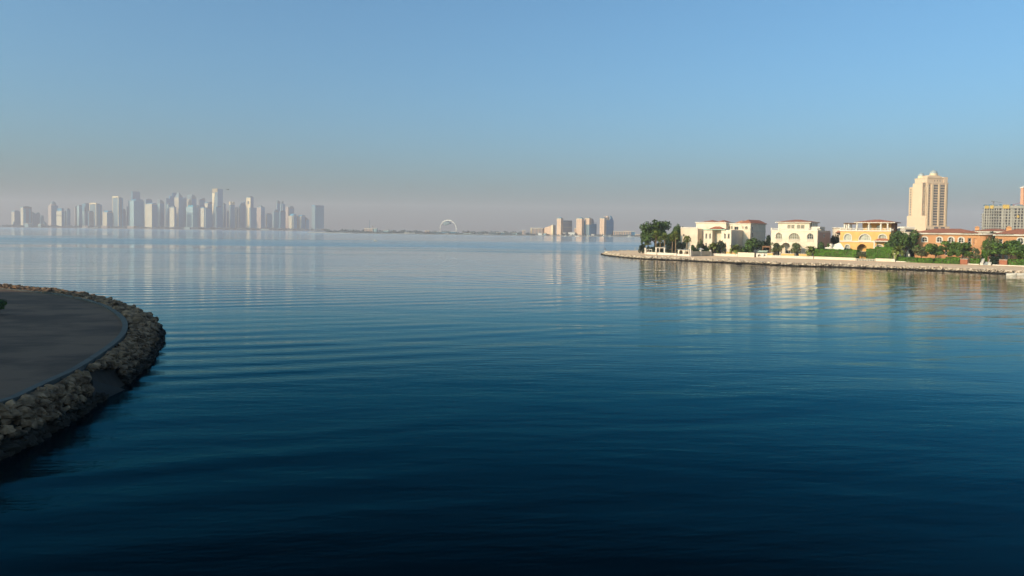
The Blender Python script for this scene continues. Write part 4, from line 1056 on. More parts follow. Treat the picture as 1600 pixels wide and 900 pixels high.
for px, pt, off, w_, lab, pr in ((1394, 366.5, 6, 18, 'green tree between the yellow villa and the bare trunked date palm', T_GREEN), (1415, 361.5, 7, 32, 'broad dark green tree between the yellow and the orange villa', T_ROUND), (1430, 357.5, 30, 16, 'dark tree top showing left of the orange villa roof', T_DARK),
    (1462, 376.5, 2.0, 27, 'green tree with leaning crossed trunks before the left orange villa', T_GREEN), (1483, 374.5, 2.6, 22, 'green tree before the middle arched windows of the left orange villa', T_GREEN), (1504, 377.5, 2.0, 25, 'green tree with a thin pale trunk left of the brick planter', T_GREEN), (1523, 386, 1.6, 13, 'sparse brownish young tree before the rounded corner', T_OLIVE),
    (1549, 366, 5, 20, 'tall thin brownish tree between the two orange villas', T_OLIVE), (1545, 373, 4, 12, 'slim green tree right of the rounded villa corner', T_GREEN),
    (1577, 370.2, 2.0, 43, 'broad round green tree before the right orange villa', T_GREEN), (1599, 380, 1.5, 18, 'bright green tree cut by the right edge of the view', T_GREEN), (1549, 359.8, 28, 14, 'dark tree top poking over the roofs between the orange villas', T_DARK), (1449, 352.5, 34, 5, 'thin dark conifer tip above the left orange villa roof', T_DARK)):
    plant('garden_tree', pr, px, pt, off, w_, lab, 'tree')

# dinghies at the shore
def dinghy(px, label, Lm=2.4):
    q = gnd(px, 430.0, 0); root = empty('dinghy', (q.x, q.y, 0), -PSI, label, 'dinghy', 'small white boats moored at the rocks')
    n = 8; vs = []; L_ = Lm
    for i in range(n+1):
        u = i/n; hw_ = .62*(1-max(0, (u-.45)/.55)**2.2)*(1-.18*(1-u)); zt = .42+.22*u*u
        vs += [(L_*(u-.5), -hw_*.75, -.15), (L_*(u-.5), -hw_, zt), (L_*(u-.5), -hw_*.82, zt+.02), (L_*(u-.5), -hw_*.7, .12), (L_*(u-.5), hw_*.7, .12), (L_*(u-.5), hw_*.82, zt+.02), (L_*(u-.5), hw_, zt), (L_*(u-.5), hw_*.75, -.15)]
    k = 8; fs = [(i*k+j, (i+1)*k+j, (i+1)*k+(j+1) % k, i*k+(j+1) % k) for i in range(n) for j in range(k)]+[tuple(range(k))[::-1]]
    m_ = MB(); m_.add(vs, fs, 0, True); m_.build('hull', TRIM, root)
    for x in (-.5, .35): m_ = MB(); m_.box(x-.12, x+.12, -.46, .46, .34, .39); m_.build('thwart', WOOD, root)
    m_ = MB(); m_.box(-L_/2-.22, -L_/2-.02, -.14, .14, .25, .85); m_.build('outboard_motor', DARKM, root)
dinghy(1580.5, 'left one of the two small white dinghies moored at the rocks by the right edge')
dinghy(1593, 'right one of the two small white dinghies moored at the rocks by the right edge', 2.7)
# grey covered lump at the shore, built from a boulder mesh
q = gnd(1154, 411.4, .3); o = bpy.data.objects.new('boulder', RM[2]); COL.objects.link(o); o.location = q; o.scale = (2.2, 1.4, 1.5); tag(o, 'single large grey lump standing out of the rocky edge of the promenade', 'boulder')
# swimmer frame at the tip
b = gnd(995, 391.8, GZ); root = empty('jetty_frame', b, -.4, 'open pale frame standing on the far edge of the promenade left of the big tree', 'frame'); wv = 3.0*b.y/F
Hh = at(995, 387, b.y).z-GZ
for x in (-wv, wv):
    for y in (0, 1.8): m_ = MB(); m_.box(x-.12, x+.12, y-.12, y+.12, 0, Hh-.15); m_.build('post', CONC, root)
m_ = MB(); m_.box(-wv-.15, wv+.15, -.15, 1.95, Hh-.15, Hh); m_.build('beam', CONC, root)

# ---------------- person at the tip
def person(loc, H, label, rz=0):
    k = H/1.75
    J = {'pel':(0,0,.95),'sp':(0,.01,1.2),'ch':(0,0,1.4),'nk':(0,0,1.52),'hd':(0,-.01,1.62),'ht':(0,0,1.73),
         'ls':(-.19,0,1.42),'le':(-.25,.03,1.15),'lh':(-.27,-.05,.90),'rs':(.19,0,1.42),'re':(.25,.03,1.15),'rh':(.27,-.05,.90),
         'lhp':(-.1,0,.92),'lk':(-.12,-.02,.50),'la':(-.13,.02,.07),'lt':(-.14,-.16,.03),'rhp':(.1,0,.92),'rk':(.12,-.02,.50),'ra':(.13,.02,.07),'rt':(.14,-.16,.03)}
    E = [('pel','sp'),('sp','ch'),('ch','nk'),('nk','hd'),('hd','ht'),('ch','ls'),('ls','le'),('le','lh'),('ch','rs'),('rs','re'),('re','rh'),('pel','lhp'),('lhp','lk'),('lk','la'),('la','lt'),('pel','rhp'),('rhp','rk'),('rk','ra'),('ra','rt')]
    RA = dict(pel=.14,sp=.13,ch=.15,nk=.055,hd=.095,ht=.07,ls=.07,le=.045,lh=.03,rs=.07,re=.045,rh=.03,lhp=.10,lk=.062,la=.045,lt=.03,rhp=.10,rk=.062,ra=.045,rt=.03)
    names = list(J); me = bpy.data.meshes.new('person'); me.from_pydata([tuple(c*k for c in J[n]) for n in names], [(names.index(a), names.index(b)) for a, b in E], [])
    root = bpy.data.objects.new('person', me); COL.objects.link(root); root.location = loc; root.rotation_euler = (0, 0, rz)
    md = root.modifiers.new('skin', 'SKIN')
    for i, n in enumerate(names): me.skin_vertices[0].data[i].radius = (RA[n]*k, RA[n]*k*.8)
    me.skin_vertices[0].data[0].use_root = True
    ss = root.modifiers.new('sub', 'SUBSURF'); ss.levels = 1; ss.render_levels = 1
    me.materials.append(mat('skin', (.30, .17, .11), .7, .05, 2))
    m_ = MB(); m_.cyl(0, 0, .92*k, 1.25*k, .20*k, .17*k, 12); m_.cyl(0, 0, 1.25*k, 1.50*k, .17*k, .12*k, 12)
    for sx in (-1, 1): m_.tube([(sx*.15*k,0,1.44*k),(sx*.20*k,0,1.40*k),(sx*.255*k,.03*k,1.14*k)], [.09*k,.085*k,.06*k], 8)
    m_.build('shirt', mat('dark_cloth', (.07, .07, .09), .9, .1, 3), root)
    m_ = MB()
    for sx in (-1, 1): m_.tube([(sx*.09*k,0,.98*k),(sx*.12*k,-.02*k,.5*k),(sx*.13*k,.02*k,.08*k)], [.125*k,.095*k,.075*k], 8)
    m_.build('trousers', mat('pale_cloth', (.55, .52, .48), .9, .1, 3), root)
    m_ = MB(); m_.dome(0, .01*k, 1.655*k, .105*k, .12*k, 10, 4); m_.build('hair', mat('black_hair', (.02, .015, .012), .7, .1, 5), root)
    tag(root, label, 'person')
b = gnd(945.3, 393.3, GZ); person(b, 1.75, 'person in a dark top and pale trousers standing alone at the tip of the promenade', 2.4)

# ---------------- near left hedge bush cut by the left edge
q = gnd(-14, 492, KZ); root = empty('bush', q, 0, 'dark green bush on the shaded sand cut by the left edge of the view', 'bush')
H = at(-14, 461, q.y).z-KZ; cr, tr = T_BUSH[1]; inst('crown', cr, root, (0, 0, 0), (2.6, 2.6, H/.95)); inst('trunk', tr, root, (0, 0, 0), (2, 2, H/.95))
# ---------------- bird
q = at(356, 296.5, 150); vs = []
m_ = MB(); m_.tube([(0,-.16,0),(0,-.07,.01),(0,.06,0),(0,.2,0)], [.015,.055,.06,.012], 8)
for sx in (-1, 1):
    m_.add([(sx*.04,-.08,.02),(sx*.04,.10,.02),(sx*.24,.06,.12),(sx*.24,-.10,.13),(sx*.46,.06,.02),(sx*.04,-.08,0),(sx*.04,.10,0),(sx*.24,.06,.10),(sx*.24,-.10,.11)],
           [(0,1,2,3),(3,2,4),(5,8,7,6),(8,4,7)])
tag(m_.build('bird', mat('bird_plumage', (.03, .03, .035), .8, .1, 5), None, q), 'small dark bird flying above the right of the tallest skyline tower', 'bird')
# ================================================================== far skyline
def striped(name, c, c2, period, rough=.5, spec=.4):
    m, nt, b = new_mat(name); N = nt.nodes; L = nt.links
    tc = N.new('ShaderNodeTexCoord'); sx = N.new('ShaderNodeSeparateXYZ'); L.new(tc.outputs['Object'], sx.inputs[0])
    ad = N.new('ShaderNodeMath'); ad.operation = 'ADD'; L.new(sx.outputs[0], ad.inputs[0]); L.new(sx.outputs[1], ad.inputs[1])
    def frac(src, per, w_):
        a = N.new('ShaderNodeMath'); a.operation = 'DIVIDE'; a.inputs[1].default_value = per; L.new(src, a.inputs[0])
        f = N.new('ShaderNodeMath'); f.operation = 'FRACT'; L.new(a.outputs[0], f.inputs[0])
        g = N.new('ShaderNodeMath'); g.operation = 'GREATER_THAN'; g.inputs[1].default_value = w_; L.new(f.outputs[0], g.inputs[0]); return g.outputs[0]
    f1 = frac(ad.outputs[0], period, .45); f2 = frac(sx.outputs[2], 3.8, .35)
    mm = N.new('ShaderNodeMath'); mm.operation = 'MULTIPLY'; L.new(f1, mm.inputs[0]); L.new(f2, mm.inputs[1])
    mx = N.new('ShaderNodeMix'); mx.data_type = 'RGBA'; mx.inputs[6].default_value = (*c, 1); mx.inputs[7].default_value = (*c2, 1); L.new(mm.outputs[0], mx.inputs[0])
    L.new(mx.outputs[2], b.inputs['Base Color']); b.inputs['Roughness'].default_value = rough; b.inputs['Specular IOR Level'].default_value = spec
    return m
F_BLUE = striped('blue_curtain_wall', (.0, .23, .38), (.0, .17, .31), 9)  # blues deepened here to paint the shaded tower faces
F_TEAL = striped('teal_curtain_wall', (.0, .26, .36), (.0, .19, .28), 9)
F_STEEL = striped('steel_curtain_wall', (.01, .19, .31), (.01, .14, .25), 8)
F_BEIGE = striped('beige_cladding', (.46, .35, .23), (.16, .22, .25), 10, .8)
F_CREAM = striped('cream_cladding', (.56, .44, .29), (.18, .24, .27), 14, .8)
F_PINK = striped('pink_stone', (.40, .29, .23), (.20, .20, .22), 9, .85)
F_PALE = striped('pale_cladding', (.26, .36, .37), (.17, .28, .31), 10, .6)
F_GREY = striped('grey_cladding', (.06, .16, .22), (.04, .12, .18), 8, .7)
F_SUNG = striped('sunlit_glazing', (.13, .18, .20), (.09, .14, .17), 9)  # sunlit copy of the blue glass, toned for lit faces and crowns
SOLIDC = mat('cream_stone', (.66, .52, .33), .85, .04, .02)
SOLIDD = mat('dark_cladding', (.05, .08, .11), .6, .1, .02)
FG = mat('tower_glass', (.06, .13, .18), .35, .1, .02, spec=.5)
WHITEM = mat('white_metal', (.70, .66, .60), .5, .05, .05)

GB = 2.0
class Tower:
    """prism whose front corner is nearest; local x runs along the right face, y along the left (sunlit) face"""
    def __init__(s, px0, pxc, px1, Y, label, cat='tower', phi=None, name='tower', group=None, base=GB):
        if phi is None: phi = radians(50) if px0 < 560 else radians(45)
        s.c, s.s = cos(phi), sin(phi)
        q = at(pxc, 355, Y); s.Y = Y; s.b = Vector((q.x, Y, base))
        t1, t0 = tof(px1, 340), tof(px0, 340)
        s.w = max(4, (t1*Y-q.x)/(s.c-t1*s.s)); s.d = max(4, (q.x-t0*Y)/(s.s+t0*s.c))
        s.px = (px0+px1)/2
        s.root = empty(name, s.b, phi, label, cat, group)
    def z(s, py): return at(s.px, py, s.Y).z-s.b.z
    def lx(s, px): t = tof(px, 340); return (t*s.Y-s.b.x)/(s.c-t*s.s)
    def ly(s, px): t = tof(px, 340); return (s.b.x-t*s.Y)/(s.s+t*s.c)
    def body(s, top, mr, ml=None, z0=-3, name='facade', x0=0, y0=0, w=None, d=None):
        w = w or s.w; d = d or s.d; z1 = s.z(top); mb = MB()
        vs = [(x0,y0,z0),(w,y0,z0),(w,d,z0),(x0,d,z0),(x0,y0,z1),(w,y0,z1),(w,d,z1),(x0,d,z1)]
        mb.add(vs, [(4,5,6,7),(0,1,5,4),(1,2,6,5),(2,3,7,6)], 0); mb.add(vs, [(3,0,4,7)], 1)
        mb.build(name, [mr, F_SUNG if (ml or mr) in (F_BLUE, F_TEAL, F_STEEL) else (ml or mr)], s.root); return z1  # blue glass swaps to its sunlit copy on the left face
    def add(s, name, m, fn):
        mb = MB(); fn(mb); return mb.build(name, m, s.root)

def T(px0, pxc, px1, top, Y, label, mr=F_BLUE, ml=F_BEIGE, crown='plant', ctop=None, strips=0, **k):
    t = Tower(px0, pxc, px1, Y, label, **k); z1 = t.body(top, mr, ml); w, d = t.w, t.d; m = min(w, d)
    zc = t.z(ctop) if ctop else z1+8
    mc = F_SUNG if mr in (F_BLUE, F_TEAL, F_STEEL) else mr
    if crown == 'plant':
        t.add('roof_plant', SOLIDD if mr in (F_BLUE, F_TEAL, F_STEEL) else F_GREY, lambda b: b.box(w*.2, w*.8, d*.15, d*.85, z1, min(zc, z1+9)))
        t.add('parapet', mr, lambda b: (b.box(-.4, w+.4, -.4, .8, z1, z1+3), b.box(-.4, .8, .8, d+.4, z1, z1+3)))
    elif crown == 'point':
        def f(b):
            vs = [(0,0,z1),(w,0,z1),(w,d,z1),(0,d,z1),(w*.35,d*.35,zc)]; b.add(vs, [(0,1,4),(1,2,4),(2,3,4),(3,0,4)])
        t.add('spire', mc, f)
    elif crown == 'dome':
        t.add('drum', ml or mr, lambda b: b.cyl(w*.5, d*.5, z1, z1+(zc-z1)*.35, m*.46, m*.46, 16))
        t.add('dome', mc, lambda b: b.dome(w*.5, d*.5, z1+(zc-z1)*.35, m*.44, (zc-z1)*.65))
    elif crown == 'round':       # barrel top over the right face
        def f(b):
            n = 10; p = [(0, z1)]+[(w, z1)]; p += [(w/2+w/2*cos(pi*i/n), z1+(zc-z1)*sin(pi*i/n)) for i in range(1, n)]
            b.profile(p, 0.01, d)
        t.add('vault', mc, f)
    elif crown == 'sail':        # curved edge falling to the right
        def f(b):
            n = 9; p = [(0, z1), (w, z1)]+[(w*cos(pi/2*i/n), z1+(zc-z1)*sin(pi/2*i/n)) for i in range(1, n+1)]
            b.profile(p, 0.01, d)
        t.add('sail_top', mc, f)
    elif crown == 'sailr':
        def f(b):
            n = 9; p = [(0, z1), (w, z1)]+[(w-w*(1-cos(pi/2*(n-i)/n)), 0) for i in range(0)]
            p += [(w-w*sin(pi/2*i/n), z1+(zc-z1)*cos(pi/2*i/n)) for i in range(0, n)]
            b.profile(p, 0.01, d)
        t.add('sail_top', mc, f)
    elif crown == 'slant':
        t.add('wedge', mc, lambda b: b.profile([(0, z1), (w, z1), (0, zc)], 0.01, d))
    elif crown == 'slantr':
        t.add('wedge', mc, lambda b: b.profile([(0, z1), (w, z1), (w, zc)], 0.01, d))
    elif crown == 'step':
        t.add('setback', mr, lambda b: b.box(w*.25, w*.95, d*.1, d*.9, z1, zc)); t.add('parapet', ml or mr, lambda b: b.box(-.5, w+.5, -.5, d+.5, z1-3, z1-.01))
    elif crown == 'frame':       # portal frame standing above the roof
        def f(b):
            b.box(-1, 0, 0, 5, 0, zc); b.box(-1, 0, d-5, d, 0, zc); b.box(-1, 5, 5, d-5, zc-7, zc); b.box(0, 5, 0, 5, z1, zc); b.box(0, 5, d-5, d, z1, zc)
        t.add('portal_frame', SOLIDC, f)
        t.add('roof_plant', SOLIDD, lambda b: b.box(w*.3, w*.9, d*.2, d*.8, z1, (z1+zc)/2))
    if strips:
        for k in range(strips):
            xx = w*(k+.5)/strips
            t.add('glazed_strip', FG, lambda b: b.box(xx-w/strips*.2, xx+w/strips*.2, -.6, -.02, 4, z1-6))
    return t
NA_ = None
# left to right (photo columns); Y in metres
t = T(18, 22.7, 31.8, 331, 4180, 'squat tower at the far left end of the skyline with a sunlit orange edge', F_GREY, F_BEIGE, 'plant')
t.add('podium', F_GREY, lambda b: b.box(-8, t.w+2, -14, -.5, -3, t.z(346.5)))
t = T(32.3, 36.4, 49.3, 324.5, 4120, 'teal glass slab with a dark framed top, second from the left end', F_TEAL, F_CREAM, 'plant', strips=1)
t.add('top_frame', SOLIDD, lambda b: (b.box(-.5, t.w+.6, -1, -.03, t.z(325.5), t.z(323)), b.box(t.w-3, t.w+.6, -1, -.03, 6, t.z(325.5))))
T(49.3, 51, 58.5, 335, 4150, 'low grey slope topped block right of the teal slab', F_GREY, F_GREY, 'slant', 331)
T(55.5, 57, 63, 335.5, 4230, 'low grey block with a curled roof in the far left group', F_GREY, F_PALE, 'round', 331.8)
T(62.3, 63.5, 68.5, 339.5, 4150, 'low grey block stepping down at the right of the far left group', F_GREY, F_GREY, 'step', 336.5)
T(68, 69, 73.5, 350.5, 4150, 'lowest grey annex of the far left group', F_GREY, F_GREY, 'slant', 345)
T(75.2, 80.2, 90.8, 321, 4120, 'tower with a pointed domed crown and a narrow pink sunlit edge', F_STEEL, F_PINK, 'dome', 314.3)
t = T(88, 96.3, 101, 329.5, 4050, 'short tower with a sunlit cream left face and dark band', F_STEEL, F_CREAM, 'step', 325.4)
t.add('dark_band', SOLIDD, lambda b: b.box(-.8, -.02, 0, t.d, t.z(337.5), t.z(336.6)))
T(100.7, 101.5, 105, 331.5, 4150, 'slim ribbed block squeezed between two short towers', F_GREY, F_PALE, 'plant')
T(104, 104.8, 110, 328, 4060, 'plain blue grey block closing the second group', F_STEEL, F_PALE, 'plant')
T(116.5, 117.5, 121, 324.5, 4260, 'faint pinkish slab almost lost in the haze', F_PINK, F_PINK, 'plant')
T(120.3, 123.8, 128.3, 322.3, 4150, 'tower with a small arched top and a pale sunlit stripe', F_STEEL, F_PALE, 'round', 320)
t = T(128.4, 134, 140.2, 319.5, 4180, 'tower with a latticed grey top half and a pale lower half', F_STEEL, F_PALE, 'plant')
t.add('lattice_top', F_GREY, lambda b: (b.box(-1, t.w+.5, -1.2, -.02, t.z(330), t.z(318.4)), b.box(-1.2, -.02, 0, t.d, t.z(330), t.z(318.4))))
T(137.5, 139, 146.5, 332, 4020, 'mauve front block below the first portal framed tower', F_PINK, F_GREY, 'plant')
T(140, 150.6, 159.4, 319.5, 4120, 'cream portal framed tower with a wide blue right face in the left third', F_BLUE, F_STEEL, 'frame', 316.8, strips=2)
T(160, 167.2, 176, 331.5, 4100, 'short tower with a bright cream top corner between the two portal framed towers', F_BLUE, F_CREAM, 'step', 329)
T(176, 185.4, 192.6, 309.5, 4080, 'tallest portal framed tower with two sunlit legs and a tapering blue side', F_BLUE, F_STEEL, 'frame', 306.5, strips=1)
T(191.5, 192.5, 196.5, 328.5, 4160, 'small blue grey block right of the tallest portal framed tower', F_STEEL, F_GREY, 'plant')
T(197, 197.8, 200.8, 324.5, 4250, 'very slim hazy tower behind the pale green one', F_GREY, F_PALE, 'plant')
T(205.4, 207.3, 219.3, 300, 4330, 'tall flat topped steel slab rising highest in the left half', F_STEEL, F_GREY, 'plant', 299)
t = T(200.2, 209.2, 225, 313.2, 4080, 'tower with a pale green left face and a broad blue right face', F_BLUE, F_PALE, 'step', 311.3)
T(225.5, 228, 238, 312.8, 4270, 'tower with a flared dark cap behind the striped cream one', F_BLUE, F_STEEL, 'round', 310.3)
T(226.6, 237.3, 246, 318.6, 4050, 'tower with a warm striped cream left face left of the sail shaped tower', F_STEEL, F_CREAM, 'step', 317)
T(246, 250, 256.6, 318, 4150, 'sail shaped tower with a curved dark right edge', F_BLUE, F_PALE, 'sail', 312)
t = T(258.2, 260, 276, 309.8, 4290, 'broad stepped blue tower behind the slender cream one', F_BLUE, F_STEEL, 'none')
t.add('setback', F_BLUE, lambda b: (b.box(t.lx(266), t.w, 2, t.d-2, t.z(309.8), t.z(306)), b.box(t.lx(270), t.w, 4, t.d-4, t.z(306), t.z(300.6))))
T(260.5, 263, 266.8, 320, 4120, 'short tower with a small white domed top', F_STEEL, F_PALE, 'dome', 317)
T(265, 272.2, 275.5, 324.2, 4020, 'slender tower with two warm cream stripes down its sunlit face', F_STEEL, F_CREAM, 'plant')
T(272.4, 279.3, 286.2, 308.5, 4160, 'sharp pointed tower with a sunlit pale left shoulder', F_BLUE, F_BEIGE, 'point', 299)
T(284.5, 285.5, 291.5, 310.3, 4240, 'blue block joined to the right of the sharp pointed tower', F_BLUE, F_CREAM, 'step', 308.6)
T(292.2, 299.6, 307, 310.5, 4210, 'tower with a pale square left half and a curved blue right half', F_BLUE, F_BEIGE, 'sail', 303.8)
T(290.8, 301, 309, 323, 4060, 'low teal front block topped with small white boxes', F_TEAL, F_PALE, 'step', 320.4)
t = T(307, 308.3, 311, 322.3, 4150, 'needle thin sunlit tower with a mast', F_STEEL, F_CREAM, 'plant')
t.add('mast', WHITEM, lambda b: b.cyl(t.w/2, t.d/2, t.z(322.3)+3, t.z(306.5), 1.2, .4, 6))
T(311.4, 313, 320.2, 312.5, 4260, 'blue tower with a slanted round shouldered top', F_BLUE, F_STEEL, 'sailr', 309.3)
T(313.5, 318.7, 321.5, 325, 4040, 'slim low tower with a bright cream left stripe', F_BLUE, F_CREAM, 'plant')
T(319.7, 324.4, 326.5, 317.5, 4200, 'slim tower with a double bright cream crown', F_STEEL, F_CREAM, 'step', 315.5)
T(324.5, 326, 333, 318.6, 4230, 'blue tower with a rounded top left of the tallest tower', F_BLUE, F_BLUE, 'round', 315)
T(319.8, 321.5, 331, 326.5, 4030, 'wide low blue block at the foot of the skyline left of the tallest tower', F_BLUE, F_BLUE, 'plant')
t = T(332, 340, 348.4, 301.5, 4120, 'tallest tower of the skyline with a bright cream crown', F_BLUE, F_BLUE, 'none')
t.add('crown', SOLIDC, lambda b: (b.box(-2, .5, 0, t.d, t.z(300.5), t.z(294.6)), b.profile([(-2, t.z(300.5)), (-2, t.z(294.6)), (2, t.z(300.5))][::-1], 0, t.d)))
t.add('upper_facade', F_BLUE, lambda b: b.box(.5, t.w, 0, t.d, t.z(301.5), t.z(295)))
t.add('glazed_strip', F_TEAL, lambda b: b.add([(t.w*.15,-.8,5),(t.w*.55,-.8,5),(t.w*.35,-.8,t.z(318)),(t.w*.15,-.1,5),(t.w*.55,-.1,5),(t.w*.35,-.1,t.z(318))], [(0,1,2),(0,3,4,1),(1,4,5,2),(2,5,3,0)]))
t.add('sunlit_edge', SOLIDC, lambda b: b.hexa([(-1.5, t.d-6, t.z(335)), (-.02, t.d-6, t.z(335)), (-.02, t.d, t.z(335)), (-1.5, t.d, t.z(335))], [(-1.5, t.d-28, t.z(301)), (-.02, t.d-28, t.z(301)), (-.02, t.d, t.z(301)), (-1.5, t.d, t.z(301))]))  # cream wedge paints sunlight on the tower's left edge
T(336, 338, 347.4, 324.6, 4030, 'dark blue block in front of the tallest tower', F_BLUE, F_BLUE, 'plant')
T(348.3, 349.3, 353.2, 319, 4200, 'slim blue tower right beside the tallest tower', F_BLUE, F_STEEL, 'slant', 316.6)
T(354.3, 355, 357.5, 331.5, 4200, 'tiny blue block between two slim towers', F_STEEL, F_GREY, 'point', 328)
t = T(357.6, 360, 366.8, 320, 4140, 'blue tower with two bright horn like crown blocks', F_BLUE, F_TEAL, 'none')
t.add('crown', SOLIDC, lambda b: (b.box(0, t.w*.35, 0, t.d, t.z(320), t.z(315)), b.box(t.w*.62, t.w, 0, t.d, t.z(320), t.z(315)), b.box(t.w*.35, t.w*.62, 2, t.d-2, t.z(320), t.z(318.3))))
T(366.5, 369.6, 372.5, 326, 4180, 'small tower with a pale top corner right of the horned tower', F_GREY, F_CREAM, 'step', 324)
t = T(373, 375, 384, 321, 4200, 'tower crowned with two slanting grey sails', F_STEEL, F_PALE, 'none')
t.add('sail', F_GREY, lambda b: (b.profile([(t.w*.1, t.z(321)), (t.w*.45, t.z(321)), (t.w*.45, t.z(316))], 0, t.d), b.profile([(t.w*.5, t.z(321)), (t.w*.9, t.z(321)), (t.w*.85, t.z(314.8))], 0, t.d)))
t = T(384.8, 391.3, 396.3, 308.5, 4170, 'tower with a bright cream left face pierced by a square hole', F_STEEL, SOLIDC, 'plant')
t.add('opening', SOLIDD, lambda b: b.box(-.6, -.02, t.d*.35, t.d*.68, t.z(318.7), t.z(314.3)))  # dark panel paints the shade inside the hole
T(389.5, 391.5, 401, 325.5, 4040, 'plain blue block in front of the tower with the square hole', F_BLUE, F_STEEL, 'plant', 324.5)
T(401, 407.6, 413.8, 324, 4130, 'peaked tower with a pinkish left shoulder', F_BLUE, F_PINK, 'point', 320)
T(415.3, 417.3, 425, 335.5, 4150, 'low blue block in the dip of the skyline', F_STEEL, F_CREAM, 'plant')
T(425.8, 428, 437, 331.5, 4070, 'pyramid topped teal tower at the foot of the twin curved towers', F_TEAL, F_STEEL, 'point', 326)
t = T(431.8, 433, 438.5, 318, 4200, 'left one of the twin curved towers', F_BLUE, F_STEEL, 'sail', 312.6)
T(438, 439, 443, 320, 4190, 'right one of the twin curved towers', F_BLUE, F_PALE, 'sailr', 314)
T(440.5, 441.5, 445.4, 319.8, 4120, 'blue block attached to the right of the twin curved towers', F_BLUE, F_BLUE, 'plant', 319)
T(436.5, 438, 446, 331.5, 4030, 'low hazy block in front of the twin curved towers', F_STEEL, F_GREY, 'plant')
T(446.3, 450, 452, 325, 4180, 'slim pinkish tower left of the round headed one', F_PINK, F_PINK, 'step', 322.8)
T(450.5, 452, 459.6, 326, 4230, 'round headed blue tower in the right part of the skyline', F_STEEL, F_STEEL, 'round', 321.8)
T(450.8, 458.7, 464, 337, 4070, 'short tower with a pale lit top in front of the round headed tower', F_BLUE, F_CREAM, 'step', 334)
T(464, 470.4, 477.2, 338, 4090, 'low twin block with a cream top left of the final low block', F_BLUE, F_CREAM, 'step', 336)
T(477.2, 478.4, 483, 343.5, 4110, 'final low block with a slanting roof before the gap', F_BLUE, F_STEEL, 'slant', 339.5)
t = T(486.9, 492.2, 505.8, 322.3, 4040, 'broad isolated blue slab at the right end of the skyline', F_TEAL, F_BLUE, 'none')
t.add('top_frame', F_STEEL, lambda b: (b.box(-.5, t.w+.6, -2, -.02, t.z(323.3), t.z(320.8)), b.box(t.w-2.5, t.w+.6, -2, -.02, 4, t.z(323.3)), b.box(-.5, 3, -2, -.02, 4, t.z(323.3)), b.box(-.5, t.w+.6, 0, t.d, t.z(322.3), t.z(320.8))))
t.add('roof_edge', WHITEM, lambda b: b.box(4, t.w-3, .3, .6, t.z(320.8), t.z(320.3)))
# low waterfront of the city: pale pavilions and a tree belt
def low(px0, px1, top, Y, m, label, name='waterfront_building', cat='building', roof=True, group=None, phi=0.0, depth=30):
    q0, q1 = at(px0, 355, Y), at(px1, 355, Y); w_ = q1.x-q0.x; z1 = at(px0, top, Y).z-GB
    root = empty(name, (q0.x, Y, GB), phi, label, cat, group)
    mb = MB(); mb.box(0, w_, 0, depth, -3, z1); mb.build('wall', m, root)
    if roof: mb = MB(); mb.box(-.8, w_+.8, -.8, depth+.8, z1, z1+max(.6, z1*.12)); mb.build('roof', TRIM, root)
    return root, w_, z1
for px0, px1, top, m, lab in ((38.5, 44, 349.5, F_PALE, 'tiny pale pavilion at the foot of the teal slab'), (59.5, 64, 350.3, F_PALE, 'tiny bright pavilion at the foot of the far left group'), (128.8, 137, 353, F_PINK, 'pink waterfront block at the foot of the latticed tower'), (158.5, 167.5, 353.3, F_PINK, 'pinkish waterfront block below the cream topped tower'),
    (184, 192.5, 356.6, F_CREAM, 'long bright low shed below the tallest portal framed tower'), (199, 208.5, 353.5, F_PINK, 'pink waterfront block at the foot of the pale green tower'), (288, 296, 355.5, F_PALE, 'pale low shed at the middle of the city waterfront'), (408, 420, 358.3, F_PALE, 'pale low shed under the dip of the skyline'), (141, 153, 355.6, F_PALE, 'grey low terminal below the left portal framed tower')):
    low(px0, px1, top, 3990, m, lab)
rnd = random.Random(5)
def belt(name, pxa, pxb, Y0, Y1, hmin, hmax, m, n, wmin=3, wmax=9):
    vs = []; mb = MB()
    for i in range(n):
        t_ = rnd.random(); px = pxa+(pxb-pxa)*t_; Y = (Y0+(Y1-Y0)*t_)+rnd.uniform(0, 50); q = at(px, 360, Y)
        hh = rnd.uniform(hmin, hmax); r = rnd.uniform(wmin, wmax)
        for k in range(5):
            c = Vector((q.x+rnd.uniform(-r, r), Y+rnd.uniform(-r, r), GB+hh*rnd.uniform(.35, .8))); rr_ = hh*rnd.uniform(.25, .45)
            import itertools
            vv = [c+Vector((x*rr_*1.3*rnd.uniform(.7,1.2), y*rr_*1.3*rnd.uniform(.7,1.2), z*rr_*rnd.uniform(.7,1.2))) for x, y, z in ((1,0,0),(-1,0,0),(0,1,0),(0,-1,0),(0,0,1),(0,0,-1))]
            mb.add(vv, [(0,2,4),(2,1,4),(1,3,4),(3,0,4),(2,0,5),(1,2,5),(3,1,5),(0,3,5)])
        mb.tube([(q.x, Y, GB-.3), (q.x, Y, GB+hh*.5)], .4, 4)
    o = mb.build(name, m); return tag(o, kind='stuff')
belt('city_tree_belt', 2, 512, 3995, 3995, 5, 13, LEAFF, 420, 5, 14)
belt('shore_tree_belt', 512, 1003, 2150, 1925, 2, 5, LEAFF, 380, 3, 9)
belt('inland_tree_belt', 505, 860, 2700, 2500, 5, 10, LEAFF, 110, 5, 14)

